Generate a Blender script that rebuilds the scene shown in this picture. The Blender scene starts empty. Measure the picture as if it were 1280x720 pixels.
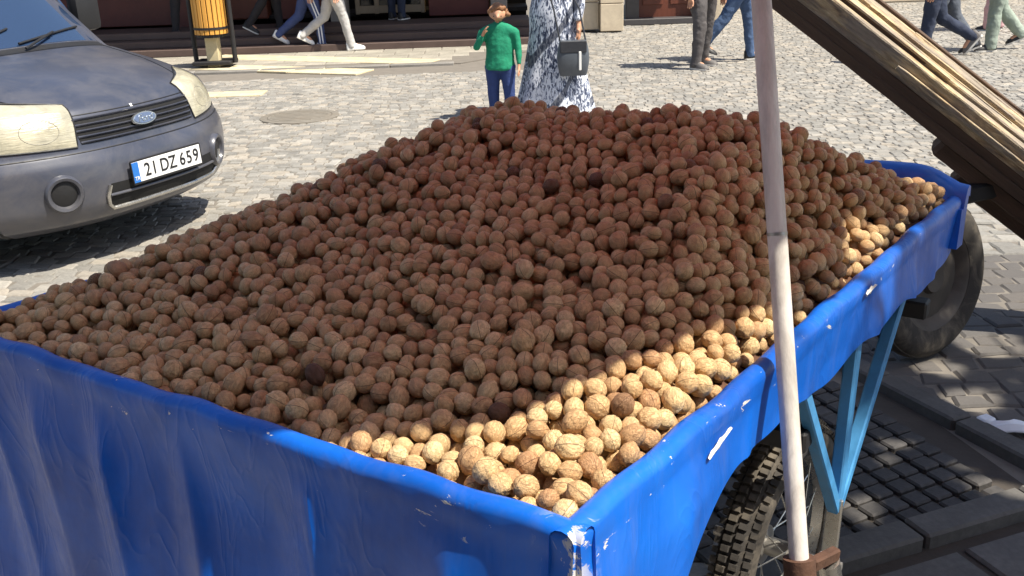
import bpy, bmesh, math, random
import numpy as np
from mathutils import Vector, Matrix, kdtree, noise

random.seed(7); RNG = np.random.default_rng(11)
scene = bpy.context.scene
col = scene.collection
R = math.radians

# ------------------------------------------------------------------ camera
H = 1.65
FPX, PITCH, ROLL = 1250.0, R(20.0), R(2.0)
_fw = np.array([0, math.cos(PITCH), -math.sin(PITCH)])
_rt = np.array([1.0, 0, 0]); _up = np.array([0, math.sin(PITCH), math.cos(PITCH)])
CR = _rt * math.cos(ROLL) - _up * math.sin(ROLL)
CU = _up * math.cos(ROLL) + _rt * math.sin(ROLL)
cd = bpy.data.cameras.new('camera'); cam = bpy.data.objects.new('camera', cd); col.objects.link(cam)
cd.sensor_width = 36; cd.lens = 36 * FPX / 1280; cd.clip_start = 0.05; cd.clip_end = 2000
M = Matrix.Identity(4)
for i in range(3):
    M[i][0] = CR[i]; M[i][1] = CU[i]; M[i][2] = -_fw[i]
M[2][3] = H
cam.matrix_world = M
scene.camera = cam

# ------------------------------------------------------------------ sky, sun, exposure
SUN_EL = R(60); SUN_H = Vector((0.88, -0.475)).normalized()       # horizontal direction towards the sun
SUN = Vector((SUN_H.x * math.cos(SUN_EL), SUN_H.y * math.cos(SUN_EL), math.sin(SUN_EL)))
world = bpy.data.worlds.new('World'); scene.world = world; world.use_nodes = True
wn = world.node_tree.nodes; wl = world.node_tree.links
sky = wn.new('ShaderNodeTexSky'); sky.sky_type = 'NISHITA'; sky.sun_disc = False
sky.sun_elevation = SUN_EL; sky.sun_rotation = math.atan2(SUN_H.x, SUN_H.y)
sky.air_density = 1.0; sky.dust_density = 1.6
wl.new(sky.outputs[0], wn['Background'].inputs[0]); wn['Background'].inputs[1].default_value = 0.10
sl = bpy.data.lights.new('sun', 'SUN'); sl.energy = 5.0; sl.angle = R(0.55); sl.color = (1.0, 0.93, 0.80)
so = bpy.data.objects.new('sun', sl); col.objects.link(so); so.location = (20, -10, 30)
so.rotation_euler = (-SUN).to_track_quat('-Z', 'Y').to_euler()
vs = scene.view_settings
vs.view_transform = 'Standard'; vs.look = 'None'; vs.gamma = 1; vs.exposure = 0.72; vs.use_curve_mapping = False
scene.cycles.max_bounces = 8
scene.cycles.use_denoising = True

# ------------------------------------------------------------------ materials
def lin(c):
    return tuple(((x / 255) / 12.92 if x / 255 < .04045 else ((x / 255 + .055) / 1.055) ** 2.4) for x in c)

class NT:
    def __init__(s, name):
        s.m = bpy.data.materials.new(name); s.m.use_nodes = True
        s.t = s.m.node_tree; s.n = s.t.nodes; s.b = s.n['Principled BSDF']
    def new(s, typ, **kw):
        n = s.n.new(typ)
        for k, v in kw.items():
            if k.startswith('i_'):
                k2 = k[2:]
                n.inputs[int(k2) if k2.isdigit() else k2.replace('_', ' ')].default_value = v
            else: setattr(n, k, v)
        return n
    def link(s, a, b): s.t.links.new(a, b)
    def coord(s, kind='Object'): return s.new('ShaderNodeTexCoord').outputs[kind]
    def attr(s, name, typ='GEOMETRY'): return s.new('ShaderNodeAttribute', attribute_name=name, attribute_type=typ)
    def map(s, vec, scale=(1, 1, 1), loc=(0, 0, 0), rot=(0, 0, 0)):
        n = s.new('ShaderNodeMapping'); n.inputs['Scale'].default_value = scale
        n.inputs['Location'].default_value = loc; n.inputs['Rotation'].default_value = rot
        s.link(vec, n.inputs[0]); return n.outputs[0]
    def noise(s, vec, scale=5, detail=4, rough=.55, dist=0):
        n = s.new('ShaderNodeTexNoise'); n.inputs['Scale'].default_value = scale
        n.inputs['Detail'].default_value = detail; n.inputs['Roughness'].default_value = rough
        n.inputs['Distortion'].default_value = dist
        if vec is not None: s.link(vec, n.inputs['Vector'])
        return n.outputs['Fac']
    def ramp(s, fac, stops):
        n = s.new('ShaderNodeValToRGB'); e = n.color_ramp.elements
        while len(e) < len(stops): e.new(0.5)
        for el, (p, c) in zip(e, stops):
            el.position = p; el.color = (c, c, c, 1) if isinstance(c, (int, float)) else (*c[:3], 1)
        s.link(fac, n.inputs[0]); return n.outputs[0]
    def mix(s, fac, a, b, mode='MIX'):
        n = s.new('ShaderNodeMix', data_type='RGBA', blend_type=mode)
        for sock, v in ((n.inputs[0], fac), (n.inputs[6], a), (n.inputs[7], b)):
            if isinstance(v, (int, float)): sock.default_value = v
            elif isinstance(v, tuple): sock.default_value = (*v[:3], 1)
            else: s.link(v, sock)
        return n.outputs[2]
    def math(s, op, a, b=0.0, c=0.0):
        n = s.new('ShaderNodeMath', operation=op)
        for i, v in enumerate((a, b, c)):
            if isinstance(v, (int, float)): n.inputs[i].default_value = v
            else: s.link(v, n.inputs[i])
        return n.outputs[0]
    def bump(s, h, strength=.3, dist=.01):
        n = s.new('ShaderNodeBump'); n.inputs['Strength'].default_value = strength; n.inputs['Distance'].default_value = dist
        s.link(h, n.inputs['Height']); s.link(n.outputs[0], s.b.inputs['Normal'])
    def base(s, c):
        if isinstance(c, tuple): s.b.inputs['Base Color'].default_value = (*c[:3], 1)
        else: s.link(c, s.b.inputs['Base Color'])
    def set(s, **kw):
        for k, v in kw.items():
            sock = s.b.inputs[k.replace('_', ' ')]
            if hasattr(v, 'node'): s.link(v, sock)
            else: sock.default_value = v

def sc3(c, k): return tuple(min(1, x * k) for x in c)

def pm(name, c, rough=.6, var=.25, scale=6, bump=.15, bscale=40, metal=0, spec=.5, stretch=(1, 1, 1), bdist=.004, coat=0, dirt=None, dirtamt=.5):
    """plain procedural surface: base colour broken up by two noises, fine relief"""
    k = NT(name); v = k.map(k.coord(), stretch)
    f = k.noise(v, scale, 5, .6); f2 = k.noise(v, scale * 5.3, 3, .6)
    f = k.math('ADD', k.math('MULTIPLY', f, .65), k.math('MULTIPLY', f2, .35))
    colr = k.ramp(f, [(.25, sc3(c, 1 - var)), (.75, sc3(c, 1 + var))])
    if dirt:
        d = k.ramp(k.noise(v, scale * .6, 6, .7, .6), [(.45, 0.0), (.7, 1.0)])
        colr = k.mix(k.math('MULTIPLY', d, dirtamt), colr, dirt)
    k.base(colr); k.set(Roughness=k.ramp(f2, [(.2, max(.03, rough - .1)), (.8, min(1, rough + .1))]), Metallic=metal)
    k.b.inputs['Specular IOR Level'].default_value = spec
    if coat: k.set(Coat_Weight=coat, Coat_Roughness=.12)
    if bump: k.bump(k.noise(v, bscale, 4, .6), bump, bdist)
    return k.m

def attr_tone(name, c, rough=.8, var=.3, bscale=60, bump=.4, scale=9, warm=None):
    """surface of many pieces: each piece has its own tone, read from the rnd attribute of the mesh or of the object"""
    k = NT(name); v = k.coord('Object')
    g = k.attr('rnd').outputs['Fac']; oi = k.new('ShaderNodeObjectInfo').outputs['Random']
    own = k.attr('single').outputs['Fac']
    r_ = k.math('ADD', g, k.math('MULTIPLY', oi, own))
    base = k.ramp(r_, [(0, sc3(c, 1 - var)), (.5, c), (.8, warm or sc3(c, 1 + var * .5)), (1, sc3(c, 1 + var))])
    n = k.noise(v, scale, 5, .65); n2 = k.noise(v, bscale, 4, .65)
    base = k.mix(1.0, base, k.ramp(n, [(.3, .72), (.7, 1.15)]), 'MULTIPLY')
    base = k.mix(1.0, base, k.ramp(n2, [(.3, .8), (.7, 1.1)]), 'MULTIPLY')
    base = k.mix(k.math('MULTIPLY', k.attr('shade_tone').outputs['Fac'], .85), base, lin((84, 80, 78)))      # painted tree shade: darker stone where the mesh says so
    k.base(base); k.set(Roughness=rough); k.bump(n2, bump, .004); return k.m

# ------------------------------------------------------------------ mesh building
class MB:
    def __init__(s): s.V = []; s.F = []; s.n = 0
    def add(s, V, F):
        V = np.asarray(V, float).reshape(-1, 3); s.V.append(V)
        s.F += [tuple(i + s.n for i in f) for f in F]; s.n += len(V); return s
    def box(s, c, size, rot=None, bev=0.0):
        bm = bmesh.new(); bmesh.ops.create_cube(bm, size=1)
        bmesh.ops.scale(bm, vec=size, verts=bm.verts)
        if bev: bmesh.ops.bevel(bm, geom=bm.edges[:], offset=min(bev, min(size) * .45), segments=2 if bev > .012 else 1, affect='EDGES', profile=.6)
        bm.verts.index_update()
        V = np.array([v.co[:] for v in bm.verts]); F = [[v.index for v in f.verts] for f in bm.faces]; bm.free()
        if rot is not None: V = V @ np.array(rot.to_3x3()).T
        return s.add(V + np.asarray(c, float), F)
    def beam(s, p, q, w, h, bev=.004, up=(0, 0, 1)):
        p, q = Vector(p), Vector(q); d = q - p; y = d.normalized(); u = Vector(up)
        x = y.cross(u); x = x.normalized() if x.length > 1e-5 else Vector((1, 0, 0)); z = x.cross(y)
        rot = Matrix((x, y, z)).transposed()
        return s.box((p + q) / 2, (w, d.length, h), rot, bev)
    def tube(s, pts, rad, n=12, cap=True, closed=False):
        pts = [Vector(p) for p in pts]; m = len(pts)
        rad = [rad] * m if isinstance(rad, (int, float)) else rad
        V = []; prev = None
        for i, p in enumerate(pts):
            a = pts[(i - 1) % m] if (i > 0 or closed) else p; b = pts[(i + 1) % m] if (i < m - 1 or closed) else p
            t = (b - a).normalized()
            if prev is None:
                r_ = t.cross(Vector((0, 0, 1)));  r_ = r_ if r_.length > .05 else t.cross(Vector((1, 0, 0)))
            else: r_ = prev - t * prev.dot(t)
            r_.normalize(); prev = r_; u = t.cross(r_)
            for k in range(n):
                an = 2 * math.pi * k / n; V.append(p + (r_ * math.cos(an) + u * math.sin(an)) * rad[i])
        F = []
        for i in range(m if closed else m - 1):
            for k in range(n):
                a = i * n + k; b = i * n + (k + 1) % n; c = ((i + 1) % m) * n + (k + 1) % n; d = ((i + 1) % m) * n + k
                F.append((a, b, c, d))
        if cap and not closed: F += [tuple(reversed(range(n))), tuple(range((m - 1) * n, m * n))]
        return s.add([v[:] for v in V], F)
    def grid(s, P, close_u=False, close_v=False):
        P = np.asarray(P, float); nu, nv = P.shape[:2]; F = []
        for i in range(nu if close_u else nu - 1):
            for j in range(nv if close_v else nv - 1):
                i2 = (i + 1) % nu; j2 = (j + 1) % nv
                F.append((i * nv + j, i2 * nv + j, i2 * nv + j2, i * nv + j2))
        return s.add(P.reshape(-1, 3), F)
    def lathe(s, prof, n=32, mat=None, closed=False):
        """prof: (radius, height) about local z"""
        A = np.linspace(0, 2 * math.pi, n, endpoint=False); P = np.zeros((len(prof), n, 3))
        for i, (r_, z) in enumerate(prof):
            P[i, :, 0] = np.cos(A) * r_; P[i, :, 1] = np.sin(A) * r_; P[i, :, 2] = z
        if mat is not None: P = P @ np.array(mat.to_3x3()).T + np.array(mat.translation)
        return s.grid(P, close_u=closed, close_v=True)
    def prism(s, poly, z0, z1, top=True):
        n = len(poly); V = [(x, y, z0) for x, y in poly] + [(x, y, z1) for x, y in poly]
        F = [(i, (i + 1) % n, n + (i + 1) % n, n + i) for i in range(n)] + [tuple(range(n, 2 * n)), tuple(reversed(range(n)))]
        return s.add(V, F)
    def mesh(s, name, mat, smooth=False, off=(0, 0, 0)):
        V = np.concatenate(s.V) - np.asarray(off, float); me = bpy.data.meshes.new(name)
        me.from_pydata(V.tolist(), [], s.F); me.update()
        bm = bmesh.new(); bm.from_mesh(me); bmesh.ops.recalc_face_normals(bm, faces=bm.faces); bm.to_mesh(me); bm.free()
        if mat: me.materials.append(mat)
        if smooth:
            me.polygons.foreach_set('use_smooth', np.ones(len(me.polygons), bool))
            if smooth != 'all': me.set_sharp_from_angle(angle=R(40))
        return me
    def obj(s, name, mat, parent=None, smooth=False, off=None, loc=None):
        if off is None:
            root = parent
            while root is not None and root.parent is not None: root = root.parent
            off = root.location if root is not None and root.get('world_built') else (0, 0, 0)
        if loc is not None: off = loc
        o = bpy.data.objects.new(name, s.mesh(name, mat, smooth, off)); col.objects.link(o)
        if parent is not None: o.parent = parent
        if loc is not None: o.location = loc
        return o

def empty(name, loc=(0, 0, 0), rz=0.0, world=True):
    o = bpy.data.objects.new(name, None); col.objects.link(o); o.location = loc; o.rotation_euler.z = rz
    o.empty_display_size = .1
    if world: o['world_built'] = True         # parts are written in world coordinates
    return o
def tag(o, label=None, cat=None, group=None, kind=None):
    if label: o['label'] = label
    if cat: o['category'] = cat
    if group: o['group'] = group
    if kind: o['kind'] = kind
    return o
def raw_mesh(name, V, F, mat, smooth=True):
    """large joined meshes straight from numpy: V (n,3), F (m,3 or 4)"""
    me = bpy.data.meshes.new(name); V = np.asarray(V, np.float32); F = np.asarray(F, np.int32); k = F.shape[1]
    me.vertices.add(len(V)); me.vertices.foreach_set('co', V.ravel())
    me.loops.add(F.size); me.loops.foreach_set('vertex_index', F.ravel())
    me.polygons.add(len(F)); me.polygons.foreach_set('loop_start', np.arange(0, F.size, k, dtype=np.int32))
    me.update(calc_edges=True)
    me.polygons.foreach_set('use_smooth', np.full(len(F), bool(smooth))); me.materials.append(mat); me.validate()
    return me
def fattr(me, name, data, typ='FLOAT', dom='POINT'):
    a = me.attributes.new(name, typ, dom); a.data.foreach_set('vector' if typ == 'FLOAT_VECTOR' else 'value', np.asarray(data, np.float32).ravel())
def mkobj(name, me, parent=None, loc=(0, 0, 0)):
    o = bpy.data.objects.new(name, me); col.objects.link(o); o.location = loc
    if parent is not None: o.parent = parent
    return o
def strip_world():
    for o in list(bpy.data.objects):
        if 'world_built' in o.keys(): del o['world_built']

# ================================================================== SETTING
m_ground = pm('ground_dust', lin((150, 142, 132)), .95, .15, 1.5, .5, 30)
g = MB().grid(np.array([[(x, y, -.03) for y in (-400, 0, 40, 900)] for x in (-600, 0, 600)])).obj('ground', m_ground)
tag(g, kind='structure')

# ---- cobbled road: every sett is its own block
m_sett = attr_tone('basalt_sett', lin((146, 143, 137)), .8, .22, 70, .6, 5, lin((162, 154, 142)))
m_joint = pm('joint_sand', lin((116, 110, 102)), .95, .2, 9, .5, 60)
road = MB().grid(np.array([[(x, y, -.007) for y in np.linspace(-3, 60, 8)] for x in np.linspace(-30, 40, 8)])).obj('road', m_joint)
tag(road, kind='structure')
def sett_shape(sx, sy, h, jit):
    q = np.array([(-1, -1), (1, -1), (1, 1), (-1, 1)]) * .5
    j = (RNG.random((4, 2)) - .5) * jit
    ring = (q + j) * (sx, sy)
    V = [(x, y, -.04) for x, y in ring] + [(x * .99, y * .99, h - .008) for x, y in ring] + [(x * .84, y * .84, h + RNG.normal(0, .0015)) for x, y in ring]
    F = [(8, 9, 10, 11)]
    for r0 in (0, 4): F += [(r0 + i, r0 + (i + 1) % 4, r0 + 4 + (i + 1) % 4, r0 + 4 + i) for i in range(4)]
    return np.array(V), F
SETT_F = np.array(sett_shape(.1, .1, 0, .1)[1])
sett_pos = []
def road_has(x, y):
    if y > 12.2 + .03 * x and -14 < x < .6 and y < 14.9: return False      # pavement in front of the shops
    if y > 12.35 and x < -1: return False
    u = (x - .83) * .937 + (y - 2.27) * .348; v = -(x - .83) * .348 + (y - 2.27) * .937      # kerbed tree bed by the cart
    if v < 1.02 and u > -.2 and u < .98 - .06 * v : return False
    return True
row = 0; yy = 1.2
while yy < 19.5:
    d = .082 + .010 * math.sin(row * 1.7); big = yy < 5.5
    d = d * (1.3 if big else 1.0)
    half = 1.5 + yy * .62
    xx = -half + random.random() * .1
    while xx < half + .6:
        wdt = (d * random.uniform(.85, 1.45)) * (1.05 if big else 1)
        cx = xx + wdt / 2; cy = yy + .07 * math.sin(cx * .9 + .6 * math.sin(yy)) + .03 * math.sin(cx * 3.1 + yy) + .10 * abs(((cx * .8 + row * .02) % 2) - 1)
        if road_has(cx, cy): sett_pos.append((cx, cy, wdt - .004, d - .004, random.gauss(0, .08 if big else .05), random.gauss(0, .0025), random.random()))
        xx += wdt
    yy += d; row += 1
sett_pos = np.array(sett_pos)

def project(P):
    P = np.asarray(P, float) - np.array([0, 0, H]); z = P @ _fw
    return 640 + FPX * (P @ CR) / z, 360 - FPX * (P @ CU) / z, z

CN = np.array([.064, 1.011, 0]); CA = np.array([-.835, .551, 0]); CB = np.array([.604, .797, 0]); RIM = .965
CW, CL = 1.37, 1.76
def cart(p, q, z): return CN + CA * p + CB * q + np.array([0, 0, z])

# largest setts in open view are parts of their own
px, py, pz = project(np.c_[sett_pos[:, :2], np.zeros(len(sett_pos))])
vis = (px > 0) & (px < 1280) & (py > 0) & (py < 720)
hidden = (py > 128) & (px < 1120) & (py > 400 - px * .47) & ~((px > 1050) & (py > 430))
hidden |= (px > 1095) & (px < 1225) & (py < 445) & (py > 185)
hidden |= (py > 60 + .80 * (px - 1000)) & (py < 30 + .83 * (px - 960)) & (px > 960)
size = np.where(vis & ~hidden, sett_pos[:, 2] * sett_pos[:, 3] / pz ** 3, 0)
order = np.argsort(-size); solo = set(order[:300].tolist())
variants = []
for i in range(8):
    V, F = sett_shape(1, 1, 0, .24); me = raw_mesh('sett', V, F, m_sett, False); fattr(me, 'rnd', np.zeros(len(V))); fattr(me, 'single', np.ones(len(V))); me2 = me.copy(); fattr(me2, 'shade_tone', np.ones(len(V))); variants.append((V, me, me2))
SV = []; SR = []; SB = []
shade_zone = lambda x, y: y < 4.85 + .1 * math.sin(x * 4) and x > .6  # setts here get the tree shade darkened into their colour
for i, (x, y, sx, sy, rz, dz, t) in enumerate(sett_pos):
    if i in solo:
        o = mkobj('sett', variants[i % 8][2 if shade_zone(x, y) else 1], road, (x, y, dz)); o.scale = (sx, sy, 1); o.rotation_euler.z = rz
    else:
        V = variants[i % 8][0] * (sx, sy, 1); c_, s_ = math.cos(rz), math.sin(rz)
        SV.append(np.c_[V[:, 0] * c_ - V[:, 1] * s_ + x, V[:, 0] * s_ + V[:, 1] * c_ + y, V[:, 2] + dz]); SR.append(np.full(12, t)); SB.append(np.full(12, float(shade_zone(x, y))))
nS = len(SV); F = (SETT_F[None] + (np.arange(nS) * 12)[:, None, None]).reshape(-1, 4)
me = raw_mesh('road_setts', np.concatenate(SV), F, m_sett, False); fattr(me, 'rnd', np.concatenate(SR)); fattr(me, 'single', np.zeros(nS * 12)); fattr(me, 'shade_tone', np.concatenate(SB))
tag(mkobj('road_setts', me, road), kind='stuff')

# ---- pavement in front of the shops: slabs, kerb stones, pale bands
m_slab = attr_tone('pavement_slab', lin((160, 154, 142)), .8, .12, 50, .25, 3)
m_kerb = attr_tone('kerb_stone', lin((136, 132, 126)), .8, .12, 50, .35, 4)
m_band = attr_tone('pale_band_stone', lin((214, 200, 166)), .75, .06, 60, .25, 4)
m_darkstone = attr_tone('dark_shaded_stone', lin((74, 71, 69)), .75, .2, 60, .4, 7)  # dark pavers, colour lowered further to deepen the tree shade
pave = MB().prism([(-14, 12.55), (-.55, 12.95), (.55, 14.2), (.55, 16.6), (-14, 16.6)], -.03, .008).obj('pavement', m_joint)
tag(pave, kind='structure')
def solo_piece(name, parent, mat, c, size, rz=0.0, bev=.006):
    key = (name, tuple(round(v, 3) for v in size), mat.name)
    me = PIECES.get(key)
    if me is None:
        b = MB().box((0, 0, 0), size, None, bev); me = b.mesh(name, mat); n = len(me.vertices)
        fattr(me, 'rnd', np.zeros(n)); fattr(me, 'single', np.ones(n)); PIECES[key] = me
    o = mkobj(name, me, parent, c); o.rotation_euler.z = rz; return o
PIECES = {}
inside = lambda x, y: y > 12.95 + (x + .55) * .03 + .2 and x < .45 and (x < -.5 or y > 14.2)
for j in range(5):
    for i in range(18):
        x = -6.9 + i * .415 + (.2 if j % 2 else 0); y = 13.12 + j * .365 + (x + .55) * .03
        if inside(x, y) and y < 14.7:
            solo_piece('paving_slab', pave, m_slab, (x, y, .001), (.405, .355, .03), .03)
for i in range(9):
    x = -7.6 + i * .82; solo_piece('kerb_stone', pave, m_kerb, (x, 12.66 + (x + .55) * .03 + .28, -.035), (.80, .16, .12), .03)
# pale flush bands
for (x0, y0, x1, y1, w) in ((-4.1, 14.50, -.92, 13.1, .46), (-4.0, 13.40, -1.70, 12.42, .44), (-4.6, 11.0, -2.62, 11.0, .34)):
    d = math.hypot(x1 - x0, y1 - y0); n = max(2, int(d / .48)); an = math.atan2(y1 - y0, x1 - x0)
    for i in range(n):
        f = (i + .5) / n
        x_, y_ = x0 + (x1 - x0) * f, y0 + (y1 - y0) * f
        zt = .0205 if y_ > 12.95 + (x_ + .55) * .03 else .013
        solo_piece('band_stone', pave if zt > .02 else road, m_band, (x_, y_, zt - .01), (round(d / n - .008, 3), w, .02), an, .003)

# ---- kerbed tree bed with small diamond pavers beside the cart
m_darkjoint = pm('dark_joint_soil', lin((70, 64, 58)), .95, .25, 9, .5, 60)
m_bedkerb = attr_tone('shaded_kerb_stone', lin((98, 95, 91)), .8, .14, 50, .35, 4)  # kerb colour darkened to paint in the tree shade
bed = MB().prism([(.3, 1.2), (1.75, 1.74), (1.36, 3.38), (.1, 2.9)], -.03, -.0045).obj('paved_bed', m_darkjoint); tag(bed, kind='structure')
ud = np.array([.937, .348]); vd = np.array([-.348, .937]); O2 = np.array([.83, 2.27]); ang = math.atan2(ud[1], ud[0])
for i in range(-2, 11):
    for j in range(0, 12):
        u = -.12 + i * .078; v = .085 + j * .072
        if u > .80 - .06 * v: continue
        p = O2 + ud * (u + (.03 * v)) + vd * v
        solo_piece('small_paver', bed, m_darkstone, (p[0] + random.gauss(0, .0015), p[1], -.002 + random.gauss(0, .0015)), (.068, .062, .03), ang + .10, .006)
for i in range(5):
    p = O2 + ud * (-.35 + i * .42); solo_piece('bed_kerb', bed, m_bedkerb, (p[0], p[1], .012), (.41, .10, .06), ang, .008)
for i in range(3):
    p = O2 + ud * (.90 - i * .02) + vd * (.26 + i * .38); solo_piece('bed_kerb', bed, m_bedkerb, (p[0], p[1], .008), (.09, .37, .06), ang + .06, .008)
for i in range(7):
    for j in range(4):
        p = O2 + ud * (-.4 + i * .30 + random.gauss(0, .01)) + vd * (-.24 - j * .30)
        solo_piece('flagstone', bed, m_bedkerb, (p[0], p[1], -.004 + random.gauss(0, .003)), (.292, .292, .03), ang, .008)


# ================================================================== SHOP BUILDING
m_maroon = pm('maroon_panel', lin((92, 44, 38)), .5, .25, 5, .15, 40)
m_step = pm('dark_step_stone', lin((88, 72, 66)), .6, .2, 4, .2, 50)
m_stone = pm('beige_stone', lin((206, 192, 168)), .85, .14, 3, .35, 35, dirt=lin((150, 136, 118)), dirtamt=.5)
m_render_ = pm('grey_wall', lin((150, 140, 130)), .85, .15, 2, .3, 30)
m_dark = pm('dark_interior', lin((40, 33, 30)), .8, .3, 3, .1, 20)
m_frame = pm('door_frame_brass', lin((150, 132, 108)), .45, .15, 8, .1, 50)
m_darkframe = pm('dark_window_frame', lin((70, 68, 70)), .5, .2, 6, .1, 40)
m_doorwood = pm('red_brown_door', lin((104, 56, 40)), .5, .3, 6, .2, 40, stretch=(1, 1, .15))
m_tile = pm('roof_deck', lin((120, 105, 92)), .9, .2, 2, .2, 30)
k = NT('shop_glass'); k.base((.02, .025, .03)); k.set(Roughness=.06); k.b.inputs['IOR'].default_value = 1.5; k.set(Alpha=1.0, Transmission_Weight=.55); m_glass = k.m
k = NT('lit_display'); k.base(lin((235, 210, 130))); k.set(Emission_Color=(*lin((250, 225, 140)), 1), Emission_Strength=1.1); m_lit = k.m

shop = empty('shop_building', (-3, 16.6, 0)); tag(shop, 'long shopfront with dark steps, shaded windows and lit yellow display', 'building')
for i in range(3):                                       # three wide dark steps
    MB().box((-5.4, 15.55 + .14 * i - .14, .06 + .10 * i + .0), (11.6, 1.42 - .28 * i + .004 * i, .10), None, .008).obj('step', m_step, shop)
MB().box((-5.5, 17.4, 1.6), (11.8, .3, 3.2)).obj('back_wall', m_dark, shop)
MB().box((-5.5, 16.9, .38), (11.8, .9, .06)).obj('floor_slab', m_dark, shop)
for i, x in enumerate((-9.2, -7.1, -5.0, -2.55, -.05)):
    MB().box((x, 16.28, 1.55), (.26, .34, 2.6), None, .012).obj('pier', m_maroon if i in (1, 2) else m_render_, shop)
# shop windows: low panel, ledge, glass, frame
for x0, x1 in ((-9.05, -7.25), (-6.95, -5.15), (-1.15, -.2)):
    cx, w = (x0 + x1) / 2, x1 - x0
    MB().box((cx, 16.30, .56), (w, .16, .46), None, .01).obj('stall_panel', m_maroon, shop)
    MB().box((cx, 16.27, .815), (w + .02, .26, .04), None, .006).obj('window_ledge', m_frame, shop)
    win = MB().box((cx, 16.32, 1.75), (w - .1, .012, 1.8)).obj('window', m_glass, shop)
    f = MB()
    for a_, b_ in (((x0 + .03, 16.32, .84), (x0 + .03, 16.32, 2.7)), ((x1 - .03, 16.32, .84), (x1 - .03, 16.32, 2.7)), ((cx, 16.32, .84), (cx, 16.32, 2.7))):
        f.beam(a_, b_, .05, .06, .004, (0, 1, 0))
    f.obj('frame', m_darkframe, win)
    MB().box((cx, 16.62, .86), (w - .12, .4, .05), None, .004).obj('display_shelf', m_lit, shop)
    for n in range(int(w / .22)):
        MB().lathe([(.0, 0), (.07, 0), (.085, .05), (.06, .14), (.03, .18), (.035, .22), (0, .22)], 10, Matrix.Translation((x0 + .18 + n * .21, 16.62 + random.uniform(-.08, .08), .886))).obj('display_jar', pm('jar', random.choice([lin((190, 150, 70)), lin((150, 60, 40)), lin((210, 190, 150))]), .4, .2), shop, True)
# glazed entrance
door = MB().box((-1.75, 16.42, 1.5), (.96, .02, 2.2)).obj('glass_door', m_glass, shop)
for x in (-2.28, -1.98, -1.72, -1.25):
    MB().box((x, 16.39, 1.5), (.07, .08, 2.24), None, .008).obj('door_stile', m_frame, shop)
MB().box((-1.76, 16.39, .45), (1.0, .07, .12), None, .008).obj('door_rail', m_frame, shop)
MB().box((-1.62, 16.35, 1.35), (.025, .04, .5), None, .01).obj('door_handle', m_frame, shop)
# open dark bay with maroon side panels
MB().box((-3.9, 17.1, 1.5), (2.2, .04, 2.4)).obj('bay_back', m_dark, shop)
for x in (-4.72, -3.35, -2.8): MB().box((x, 16.36, .95), (.30, .08, 1.2), None, .01).obj('bay_panel', m_maroon, shop)
MB().box((-4.0, 16.5, .62), (.6, .3, .5), None, .02).obj('counter', m_doorwood, shop)
# upper wall and the canopy roof that shades the steps
MB().box((-5.5, 16.45, 4.6), (11.9, .5, 3.6), None, .02).obj('upper_wall', m_render_, shop)
MB().box((-4.75, 15.28, 2.86), (13.6, 2.5, .10), None, .02).obj('canopy', m_tile, shop)
for x in (-11, -7.8): MB().tube([(x, 14.3, .08), (x, 14.3, 2.84)], .045, 12).obj('canopy_post', m_darkframe, shop, True)
for x in (-9, -6.4, -3.8, -1.2):
    w_ = MB().box((x, 16.19, 4.7), (1.1, .06, 1.5), None, .01).obj('upper_window', m_darkframe, shop); MB().box((x, 16.15, 4.7), (.95, .012, 1.35)).obj('pane', m_glass, w_)

pier = empty('stone_pier', (1.45, 16.3, 0)); tag(pier, 'pale beige stone pier with a bright pilaster beside the shop steps', 'pier')
for i in range(9):
    MB().box((1.02, 16.42, .04 + .42 * (i + .5)), (.98, .5, .412), None, .01).obj('stone_block', m_stone, pier)
    MB().box((1.70, 16.24, .02 + .42 * (i + .5)), (.36, .42, .414), None, .01).obj('pilaster_block', m_stone, pier)
MB().box((1.35, 16.42, 3.95), (1.7, .62, .3), None, .02).obj('cornice', m_stone, pier)

house = empty('doorway_house', (4.5, 17.2, 0)); tag(house, 'grey house with a red brown door in a dark frame behind the stone pier', 'house')
MB().box((7.2, 20.0, 2.5), (7.6, .4, 5.0), None, .02).obj('wall', m_stone, house)
MB().box((3.55, 18.6, 2.5), (.3, 2.5, 5.0), None, .02).obj('side_wall', m_stone, house)
MB().box((2.72, 17.55, 3.6), (1.5, .42, 2.8), None, .02).obj('lintel_wall', m_stone, house)
d_ = MB().box((2.75, 17.36, 1.1), (.95, .06, 2.1), None, .01).obj('door', m_doorwood, house)
for x in (2.52, 2.98): MB().box((x, 17.32, 1.15), (.34, .02, 1.7), None, .006).obj('door_panel', m_doorwood, d_)
for x in (2.16, 3.34): MB().box((x, 17.25, 1.12), (.22, .2, 2.24), None, .01).obj('jamb', m_darkframe, house)
MB().box((2.75, 17.20, .05), (1.5, .32, .1), None, .01).obj('threshold', m_darkframe, house)
MB().box((2.75, 16.95, 2.45), (1.9, 1.0, .08), None, .01).obj('door_canopy', m_tile, house)
for x in (5.3, 7.4):
    w_ = MB().box((x, 19.77, 1.75), (1.0, .08, 1.4), None, .01).obj('window', m_darkframe, house); MB().box((x, 19.72, 1.75), (.86, .012, 1.26)).obj('pane', m_glass, w_)
side = empty('corner_shop', (12.6, 19.4, 0)); tag(side, 'dim corner shop with a raised kerb past the walkers', 'building')
MB().box((13.2, 20.0, 2.2), (4.4, .5, 4.4), None, .02).obj('wall', m_render_, side)
MB().box((12.6, 19.4, .10), (5.6, .7, .16), None, .02).obj('door_step', m_stone, side)

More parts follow.
